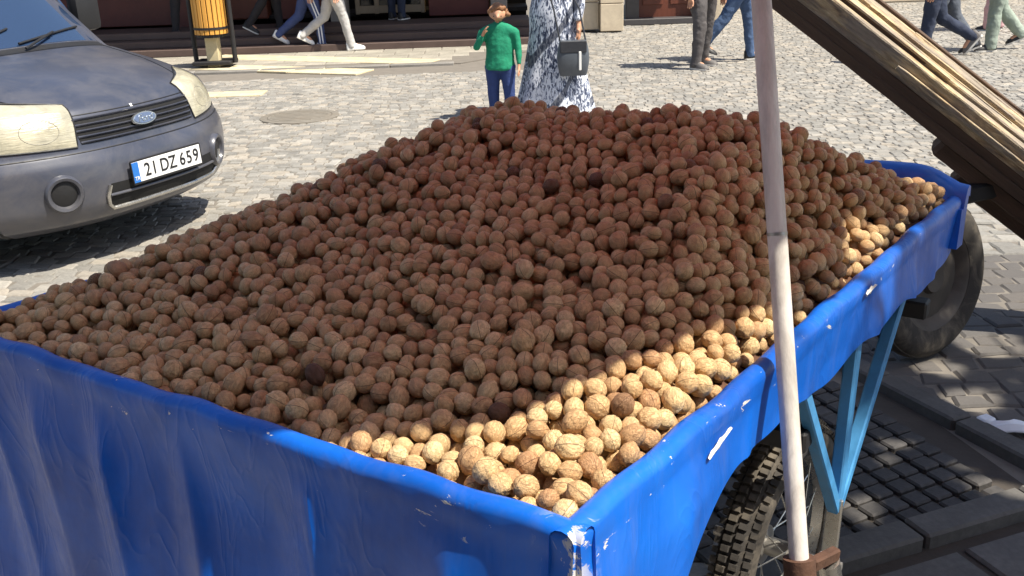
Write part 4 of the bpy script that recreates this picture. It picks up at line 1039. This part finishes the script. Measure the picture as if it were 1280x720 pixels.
def shoe(parent, ankle, fdir, L_, mat, sole):
    """lofted shoe: heel, ball and toe sections along fdir, flat sole"""
    f = Vector(fdir).normalized(); r_ = f.cross(Vector((0, 0, 1))).normalized(); u = r_.cross(f)
    heel = Vector(ankle) - u * (L_ * .26) - f * (L_ * .27)
    secs = ((0, .11, .38), (.06, .165, .42), (.25, .16, .44), (.45, .165, .34), (.68, .19, .25), (.88, .17, .19), (.98, .10, .12))
    G = []; S = []
    for t, w, h in secs:
        G.append([tuple(heel + f * (L_ * t) + r_ * (math.cos(a_) * w * L_) + u * (max(0.02, math.sin(a_) * .9 + .10) * h * L_ if True else 0)) for a_ in np.linspace(-.15, math.pi + .15, 9)])
        S.append([tuple(heel + f * (L_ * t) + r_ * (x * w * 1.06 * L_) + u * (z * L_)) for x, z in ((-1, .05), (1, .05), (1, -.02), (-1, -.02))])
    b = MB().grid(np.array(G)); n = 9; b.F += [tuple(range(n)), tuple(range((len(secs) - 1) * n, len(secs) * n))]
    o = b.obj('shoe', mat, parent, 'all', off=(0, 0, 0))
    b = MB().grid(np.array(S), close_v=True); b.F += [(0, 1, 2, 3), tuple(range((len(secs) - 1) * 4, len(secs) * 4))]
    b.obj('sole', sole, o, True, off=(0, 0, 0))
def hand_pts(w, d, side, h, curl=.5):
    """palm and five fingers: returns vertices, edges (relative to wrist index 0) and radii"""
    d = Vector(d).normalized(); s_ = Vector(side); s_ = (s_ - d * s_.dot(d)).normalized(); n_ = d.cross(s_)
    V = [w + d * .045 * h]; E = [(0, 1)]; Rr = [.0185 * h]
    for k_, (o_, ln) in enumerate(((-.020, .85), (-.007, 1.0), (.007, .95), (.019, .75))):
        base = w + (d * .055 + s_ * o_) * h; b1_ = base + (d * .026 * ln + n_ * .006 * curl) * h; b2_ = b1_ + (d * .017 * ln + n_ * .017 * curl) * h
        i0 = len(V) + 1; V += [base, b1_, b2_]; Rr += [.0065 * h, .0055 * h, .0045 * h]; E += [(1, i0), (i0, i0 + 1), (i0 + 1, i0 + 2)]
    i0 = len(V) + 1; V += [w + (d * .022 - s_ * .026 + n_ * .006) * h, w + (d * .044 - s_ * .034 + n_ * .016) * h]; Rr += [.0068 * h, .0052 * h]; E += [(0, i0), (i0, i0 + 1)]
    return V, E, Rr
SOLE = pm('pale_sole', lin((214, 210, 202)), .7, .08); SOLED = pm('dark_sole', lin((48, 44, 42)), .7, .1)
def person(label, pos, yaw, h, legs, arms, trousers, top, shoes, hair, build=1.0, sole=SOLE, lean=0.0, group=None, z0=0.0, flare=1.0, head_turn=0.0, hs=1.0, tb=1.0, stripe=None, hairlong=False, skirt=None):
    root = empty('person', (pos[0], pos[1], z0), yaw, world=False); tag(root, label, 'person', group)
    B = build; TB = build * tb; hip = []; J = {}
    low_ = 9e9
    for s_, (th, kn, toe, spread) in zip((-1, 1), legs):
        hp = Vector((s_ * .052 * h * B, 0, 0)); kneep = hp + Vector((spread * s_, math.sin(th), -math.cos(th))).normalized() * .245 * h
        an = kneep + Vector((spread * s_ * .5, math.sin(th - kn), -math.cos(th - kn))).normalized() * .237 * h
        J[s_] = (hp, kneep, an, toe); fd = Vector((.12 * s_, math.cos(toe), math.sin(toe)))
        u_ = Vector((0, -math.sin(toe), math.cos(toe))); Ls = .155 * h
        heel = an - u_ * Ls * .28 - Vector((0, math.cos(toe), math.sin(toe))) * Ls * .27; toep = heel + Vector((0, math.cos(toe), math.sin(toe))) * Ls
        low_ = min(low_, heel.z, toep.z)
    up_ = Vector((0, 0, -low_)); pel = up_.copy()
    lf = Vector((0, math.sin(lean), math.cos(lean)))
    waist = pel + lf * .085 * h; chest = pel + lf * .20 * h; uch = pel + lf * .285 * h; neck = pel + lf * .335 * h; head = pel + lf * (.40 + .02 * (hs - 1)) * h + Vector((0, .01 * h, 0))
    crown = pel + lf * (.40 + .055 * hs) * h; hd = Matrix.Rotation(head_turn, 3, 'Z')
    # one continuous body
    V = [pel, waist, chest, uch, neck, neck + (head - neck) * .55, head, crown]; E = [(0, 1), (1, 2), (2, 3), (3, 4), (4, 5), (5, 6), (6, 7)]
    Rr = [(.060 * h * B, .048 * h * B), (.056 * h * B, .044 * h * B), (.070 * h * TB, .050 * h * B), (.058 * h * TB, .042 * h * B), .03 * h, .036 * h, (.047 * h * hs, .055 * h * hs), (.034 * h * hs, .038 * h * hs)]
    fw_ = hd @ Vector((0, 1, 0))
    nose = len(V); V += [head + fw_ * .058 * h * hs - lf * .006 * h]; Rr += [.0052 * h]; E += [(6, nose)]
    for s_ in (-1, 1):
        ear = len(V); V.append(head + hd @ Vector((s_ * .050 * h * hs, 0, 0))); Rr.append(.010 * h); E.append((6, ear))
        hp, kn_, an, toe = [J[s_][i] + up_ if i < 3 else J[s_][i] for i in range(4)]
        i0 = len(V); V += [hp, hp.lerp(kn_, .5), kn_, kn_.lerp(an, .35), an, an + Vector((0, .07 * h * math.cos(toe), .07 * h * math.sin(toe) - .018 * h))]; Rr += [.05 * h * B, .046 * h * B, .034 * h * B, .034 * h * B, .021 * h, .018 * h]
        E += [(0, i0)] + [(i0 + i, i0 + i + 1) for i in range(5)]
    armJ = {}
    for s_, (sw, el, out) in zip((-1, 1), arms):
        sh = uch + Vector((s_ * .10 * h * TB, 0, -.012 * h)); d1 = Vector((s_ * out, math.sin(sw), -math.cos(sw))).normalized(); elb = sh + d1 * .165 * h
        d2 = Vector((s_ * out * (.4 if el < 1.4 else -2.0), math.sin(sw + el), -math.cos(sw + el))).normalized(); wr = elb + d2 * .145 * h; armJ[s_] = (sh, elb, wr, d2)
        i0 = len(V); V += [sh, sh.lerp(elb, .5), elb, elb.lerp(wr, .4), wr]; Rr += [.036 * h, .031 * h, .025 * h, .024 * h, .016 * h]
        E += [(3, i0)] + [(i0 + i, i0 + i + 1) for i in range(4)]
        hv, he, hr = hand_pts(wr, d2, Vector((0, 1, 0)) if abs(d2.y) < .8 else Vector((1, 0, 0)), h); w0 = i0 + 4
        base_i = len(V) - 1; V += hv; Rr += hr; E += [((w0 if a_ == 0 else base_i + a_), base_i + b_) for a_, b_ in he]
    body_ = skin_mesh('body', V, E, Rr, m_skin, root)
    # trousers
    V = [pel + lf * .05 * h, pel]; E = [(0, 1)]; Rr = [(.07 * h * B, .056 * h * B), (.082 * h * B, .066 * h * B)]
    for s_ in (-1, 1):
        hp, kn_, an = [J[s_][i] + up_ for i in range(3)]; i0 = len(V); an2 = kn_.lerp(an, 1.10)
        V += [hp.lerp(kn_, .12), hp.lerp(kn_, .55), kn_, kn_.lerp(an, .4), kn_.lerp(an, .8), an2]; Rr += [.062 * h * B, .056 * h * B, .044 * h * B, .041 * h * B * flare, .036 * h * B * flare, .036 * h * B * flare]
        E += [(1, i0)] + [(i0 + i, i0 + i + 1) for i in range(5)]
    tro = garment('trousers', V, E, [(r_ * .93 if isinstance(r_, float) else (r_[0] * .93, r_[1] * .93)) for r_ in Rr], trousers, root, voxel=.011 * min(1, h), wrinkle=.016 + .012 * (h > 1.2))
    if stripe:
        for s_ in (-1, 1):
            hp, kn_, an = [J[s_][i] + up_ for i in range(3)]
            ln = MB()
            for dy in (-.012, .012):
                ln.tube([p_ + Vector((s_ * r_ * h * B * .97, dy * h, 0)) for p_, r_ in ((hp, .058), (hp.lerp(kn_, .55), .054), (kn_, .043), (kn_.lerp(an, .4), .041), (kn_.lerp(an, .8), .036), (kn_.lerp(an, .95), .036))], .006 * h, 6)
            tag(ln.obj('side_stripe', stripe, tro, True, off=(0, 0, 0)), kind=None)
    # top with sleeves
    V = [pel - lf * .055 * h, waist - lf * .02 * h, chest, uch, uch + lf * .03 * h]; E = [(0, 1), (1, 2), (2, 3), (3, 4)]
    Rr = [(.104 * h * TB, .090 * h * B), (.094 * h * TB, .078 * h * B), (.094 * h * TB, .068 * h * B), (.07 * h * TB, .054 * h * B), .035 * h]
    for s_ in (-1, 1):
        sh, elb, wr, d2 = armJ[s_]; i0 = len(V); V += [sh, sh.lerp(elb, .5), elb, elb.lerp(wr, .5), elb.lerp(wr, .93)]; Rr += [.044 * h, .039 * h, .033 * h, .031 * h, .024 * h]
        E += [(3, i0)] + [(i0 + i, i0 + i + 1) for i in range(4)]
    garment('jacket', V, E, [(r_ * .95 if isinstance(r_, float) else (r_[0] * .93, r_[1] * .93)) for r_ in Rr], top, root, voxel=.011 * min(1, h), wrinkle=.018 + .012 * (h > 1.2))
    for s_ in (-1, 1):
        an, toe = J[s_][2] + up_, J[s_][3]; shoe(root, an, (.10 * s_, math.cos(toe), math.sin(toe)), .155 * h, shoes, sole)
    # hair: overlapping locks over the skull, remeshed into one mop
    hv = []; he = []; hr = []; rs_ = random.Random(int(pos[0] * 100))
    for i in range(34):
        a_ = i * 2.399; th_ = math.acos(1 - 1.02 * (i + .5) / 34); ph_s = math.sin(a_)
        if ph_s > .35 and th_ > 1.12: continue
        d_ = Vector((math.sin(th_) * math.cos(a_), math.sin(th_) * ph_s, math.cos(th_)))
        p_ = head + lf * .012 * h + hd @ Vector((d_.x * .043 * h * hs, d_.y * .050 * h * hs - .006 * h * hs, d_.z * .050 * h * hs))
        q_ = p_ + hd @ (d_ * .012 + Vector((rs_.uniform(-.012, .012), -.004, -.010 * math.sin(th_)))) * h * hs
        k0 = len(hv); hv += [p_, q_]; he.append((k0, k0 + 1)); hr += [.016 * h * hs, .009 * h * hs]
    hv.append(head + lf * .014 * h - hd @ Vector((0, .012 * h * hs, 0))); hv.append(hv[-1] + lf * .02 * h * hs); he.append((len(hv) - 2, len(hv) - 1)); hr += [.040 * h * hs, .036 * h * hs]
    garment('hair', hv, he, hr, hair, body_, voxel=.007, wrinkle=0)
    for s_ in (-1, 1):
        MB().lathe([(0, .004 * h), (.004 * h, .003 * h), (.006 * h, 0)], 10, Matrix.Translation(head + hd @ Vector((s_ * .019 * h * hs, .049 * h * hs, .004 * h))) @ Matrix.Rotation(-math.pi / 2, 4, 'X')).obj('eye', m_ink, body_, True, off=(0, 0, 0))
    MB().box(head + hd @ Vector((0, .047 * h * hs, -.028 * h * hs)), (.022 * h, .006 * h, .005 * h), None, .001).obj('mouth', pm('lips', lin((150, 84, 74)), .5), body_, off=(0, 0, 0))
    return root, J, up_, armJ, head
hair_b = pm('brown_hair', lin((92, 62, 42)), .6, .4, 30, .8, 60); hair_k = pm('black_hair', lin((34, 28, 26)), .55, .4, 30, .8, 60)
white_shoe = pm('white_trainer', lin((232, 232, 230)), .55, .06); black_shoe = pm('black_shoe', lin((38, 36, 36)), .5, .2); grey_shoe = pm('grey_shoe', lin((104, 100, 98)), .7, .2)
navy = cloth('navy_denim', lin((42, 50, 70))); blue_d = cloth('blue_denim', lin((72, 94, 128))); darkgrey = cloth('dark_grey_cloth', lin((84, 80, 80)))
grey_j = cloth('grey_jogging', lin((186, 184, 182))); track = cloth('blue_tracksuit', lin((64, 78, 122))); black_c = cloth('black_cloth', lin((40, 38, 42)))
wht = pm('white_stripe', lin((215, 220, 230)), .7, .05)
stand = ((.06, .04, 0, .02), (-.05, .03, 0, .02)); relaxed = ((.05, .15, .18), (-.05, .2, .18))
walk = lambda a_, b_, ka=.08, kb=.45, ta=.0, tb=-.45: ((a_, ka, ta, 0), (b_, kb, tb, 0))
# child and woman
person('small child in a green top and jeans with a hand raised to the face', (-.035, 8.98), R(165), .96, ((.03, .03, 0, .03), (-.03, .03, 0, .03)), ((.1, .3, .20), (.55, 2.35, .30)),
       cloth('child_jeans', lin((46, 66, 120))), cloth('green_top', lin((22, 132, 98))), grey_shoe, pm('light_brown_hair', lin((140, 98, 66)), .6, .4, 30, .8, 60), build=1.35, head_turn=R(10), hs=1.75, tb=1.12)
k = NT('patterned_dress'); v = k.coord()
v2 = k.map(v, (1, 1, .33)); n_ = k.noise(v2, 62, 2, .6, .9); n2_ = k.noise(v, 3.5, 3, .6, .8)
pat = k.ramp(k.math('ADD', n_, k.math('MULTIPLY', k.math('SUBTRACT', n2_, .5), .5)), [(.42, lin((58, 66, 90))), (.48, lin((150, 160, 182))), (.55, lin((222, 226, 236)))])
wv = k.new('ShaderNodeTexWave', bands_direction='DIAGONAL'); wv.inputs['Scale'].default_value = 1.1; wv.inputs['Distortion'].default_value = 2.2; k.link(v, wv.inputs['Vector'])
pat = k.mix(k.ramp(wv.outputs['Fac'], [(.93, 0.0), (.96, .8)]), pat, lin((40, 46, 64)))
k.base(pat); k.set(Roughness=.8); m_dress = k.m
wroot, wJ, wup, wA, whd = person('woman in a long black and white patterned dress walking beside the child', (.46, 9.12), R(158), 1.66, ((.10, .05, 0, .03), (-.10, .08, 0, .03)), ((.1, .2, .22), (.9, 1.3, .2)), black_c, m_dress, black_shoe, hair_k, build=1.05)
G = []
for i, t in enumerate(np.linspace(0, 1, 26)):
    z = 1.02 - .96 * t; rr = .17 + .125 * t ** 1.25 + .02 * math.exp(-((t - .12) / .12) ** 2); rowp = []
    for j in range(56):
        a_ = 2 * math.pi * j / 56; fold = 1 + (.03 + .11 * t) * t * math.sin(a_ * 7 + 1.1 * math.sin(a_ * 2) + t) + .03 * t * math.sin(a_ * 13)
        rowp.append((math.cos(a_) * rr * fold * 1.12, math.sin(a_) * rr * fold * .86 + .02, z))
    G.append(rowp)
MB().grid(np.array(G), close_v=True).obj('skirt', m_dress, wroot, 'all', off=(0, 0, 0))
G = []
for i, t in enumerate(np.linspace(0, 1, 12)):
    rr = .115 + .09 * t ** .6 if t > .3 else .115 * math.sin(math.pi * (.18 + t * 1.07)); z = 1.68 - .42 * t; rowp = []
    for j in range(28):
        a_ = 2 * math.pi * j / 28; face = .35 * (math.sin(a_) > .55) * (.15 < t < .52)
        rowp.append((math.cos(a_) * rr, (math.sin(a_) * rr * .95) * (1 - face) + .01, z))
    G.append(rowp)
MB().grid(np.array(G), close_v=True).obj('headscarf', cloth('scarf', lin((60, 66, 90))), wroot, True, off=(0, 0, 0))
hb = empty('handbag', (.60, 8.86, .42)); tag(hb, 'grey leather handbag hanging from a strap over the patterned dress', 'handbag')
m_bag = pm('grey_leather', lin((84, 90, 98)), .35, .2, 8, .2, 40); m_bagd = pm('bag_dark', lin((52, 54, 60)), .45, .2)
Pb = []
for i, t in enumerate(np.linspace(0, 1, 9)):
    w = .105 + .035 * math.sin(math.pi * min(1, t * .8 + .1)); dp = .05 * math.sin(math.pi * (.12 + t * .76)) + .012
    Pb.append([(.60 + math.copysign(abs(math.cos(a_)) ** .6, math.cos(a_)) * w, 8.83 + math.copysign(abs(math.sin(a_)) ** .7, math.sin(a_)) * dp, .69 - .30 * t) for a_ in np.linspace(0, 2 * math.pi, 20, endpoint=False)])
b = MB().grid(np.array(Pb), close_v=True); b.F += [tuple(range(20)), tuple(range(160, 180))]; b.obj('bag_body', m_bag, hb, True)
MB().box((.60, 8.775, .64), (.23, .015, .10), None, .006).obj('flap', m_bagd, hb); MB().box((.655, 8.768, .52), (.022, .012, .16), None, .004).obj('bright_strip', m_plate, hb)
MB().tube([(.49, 8.83, .68), (.44, 8.86, .95), (.36, 8.95, 1.25), (.40, 9.0, 1.42)], .008, 8).obj('strap', m_bagd, hb, True)
MB().tube([(.71, 8.83, .68), (.66, 8.88, .95), (.50, 8.95, 1.25), (.42, 9.0, 1.42)], .008, 8).obj('strap', m_bagd, hb, True)
# walkers on the pavement by the shop
person('walker in blue tracksuit trousers with white stripes stepping past the shop steps', (-2.78, 14.92), R(-82), 1.72, ((-.35, .55, -.55, 0), (.30, .25, .05, 0)), relaxed, track, cloth('blue_top', lin((70, 90, 140))), white_shoe, hair_k, stripe=wht, z0=.018)
person('walker in pale grey jogging trousers and white trainers by the shop steps', (-2.40, 14.75), R(-80), 1.74, ((-.30, .62, -.5, 0), (.30, .10, .05, 0)), relaxed, grey_j, cloth('white_top', lin((205, 205, 205))), white_shoe, hair_b, z0=.018)
person('dark clothed person in jeans standing at the shop door', (-1.62, 15.95), R(-20), 1.75, stand, relaxed, navy, black_c, black_shoe, hair_k, z0=.32)
person('shopper in black holding a red bag at the shop entrance', (-3.42, 15.35), R(-95), 1.7, walk(.15, -.2), relaxed, black_c, black_c, black_shoe, hair_k, z0=.22)
rb = empty('red_bag', (-3.08, 15.2, .6)); tag(rb, 'dark red carrier bag beside the shopper in black', 'bag')
MB().box((-3.05, 15.2, .92), (.26, .12, .34), Matrix.Rotation(.15, 3, 'Y'), .04).obj('bag_body', pm('dark_red', lin((140, 36, 44)), .5, .2), rb, True)
MB().tube([(-3.14, 15.2, 1.08), (-3.12, 15.2, 1.24), (-3.0, 15.2, 1.24), (-2.98, 15.2, 1.08)], .008, 8).obj('handle', m_black, rb, True)
person('dark clothed passer-by in front of the maroon shop panels', (-4.75, 15.5), R(80), 1.72, walk(.2, -.25), relaxed, black_c, cloth('brown_coat', lin((74, 54, 44))), black_shoe, hair_k, z0=.22)
# two men in the middle of the road
person('man in dark grey trousers and grey shoes crossing the cobbles', (2.30, 11.85), R(-140), 1.75, ((-.10, .06, 0, .12), (.20, .25, .0, .12)), relaxed, darkgrey, cloth('grey_jacket', lin((120, 116, 112))), grey_shoe, hair_k, build=1.05)
person('man in blue jeans and a dark jacket striding over the cobbles', (2.86, 12.28), R(-95), 1.76, ((.20, .10, .05, 0), (-.50, .15, -.35, 0)), ((.5, .9, .15), (.4, .8, .15)), blue_d, black_c, black_shoe, hair_k)
# group at the right, walking the other way
person('walker in navy trousers and dark shoes pushing off with one foot', (4.78, 11.45), R(80), 1.76, ((.10, .02, .0, 0), (-.28, .75, -.95, 0)), relaxed, navy, cloth('navy_coat', lin((50, 56, 74))), grey_shoe, hair_k)
person('walker in slate grey trousers and black shoes beside the navy walker', (5.22, 12.1), R(75), 1.72, ((.35, .08, .1, 0), (-.25, .4, -.4, 0)), relaxed, cloth('slate_trousers', lin((86, 92, 102))), black_c, black_shoe, hair_k)
person('walker in pale green trousers among the walkers', (5.95, 12.45), R(85), 1.68, ((.05, .03, 0, 0), (-.3, .4, -.4, 0)), relaxed, cloth('pale_green', lin((146, 158, 146))), cloth('green_shirt', lin((120, 140, 120))), black_shoe, hair_b, build=1.1, flare=1.15)
person('passer-by in loose dusty pink trousers behind the walkers', (6.98, 14.6), R(60), 1.66, stand, relaxed, cloth('dusty_pink', lin((196, 158, 160))), cloth('pink_top', lin((200, 170, 170))), black_shoe, hair_k, build=1.1, flare=1.5)

for o in list(bpy.data.objects):
    if 'world_built' in o.keys(): del o['world_built']
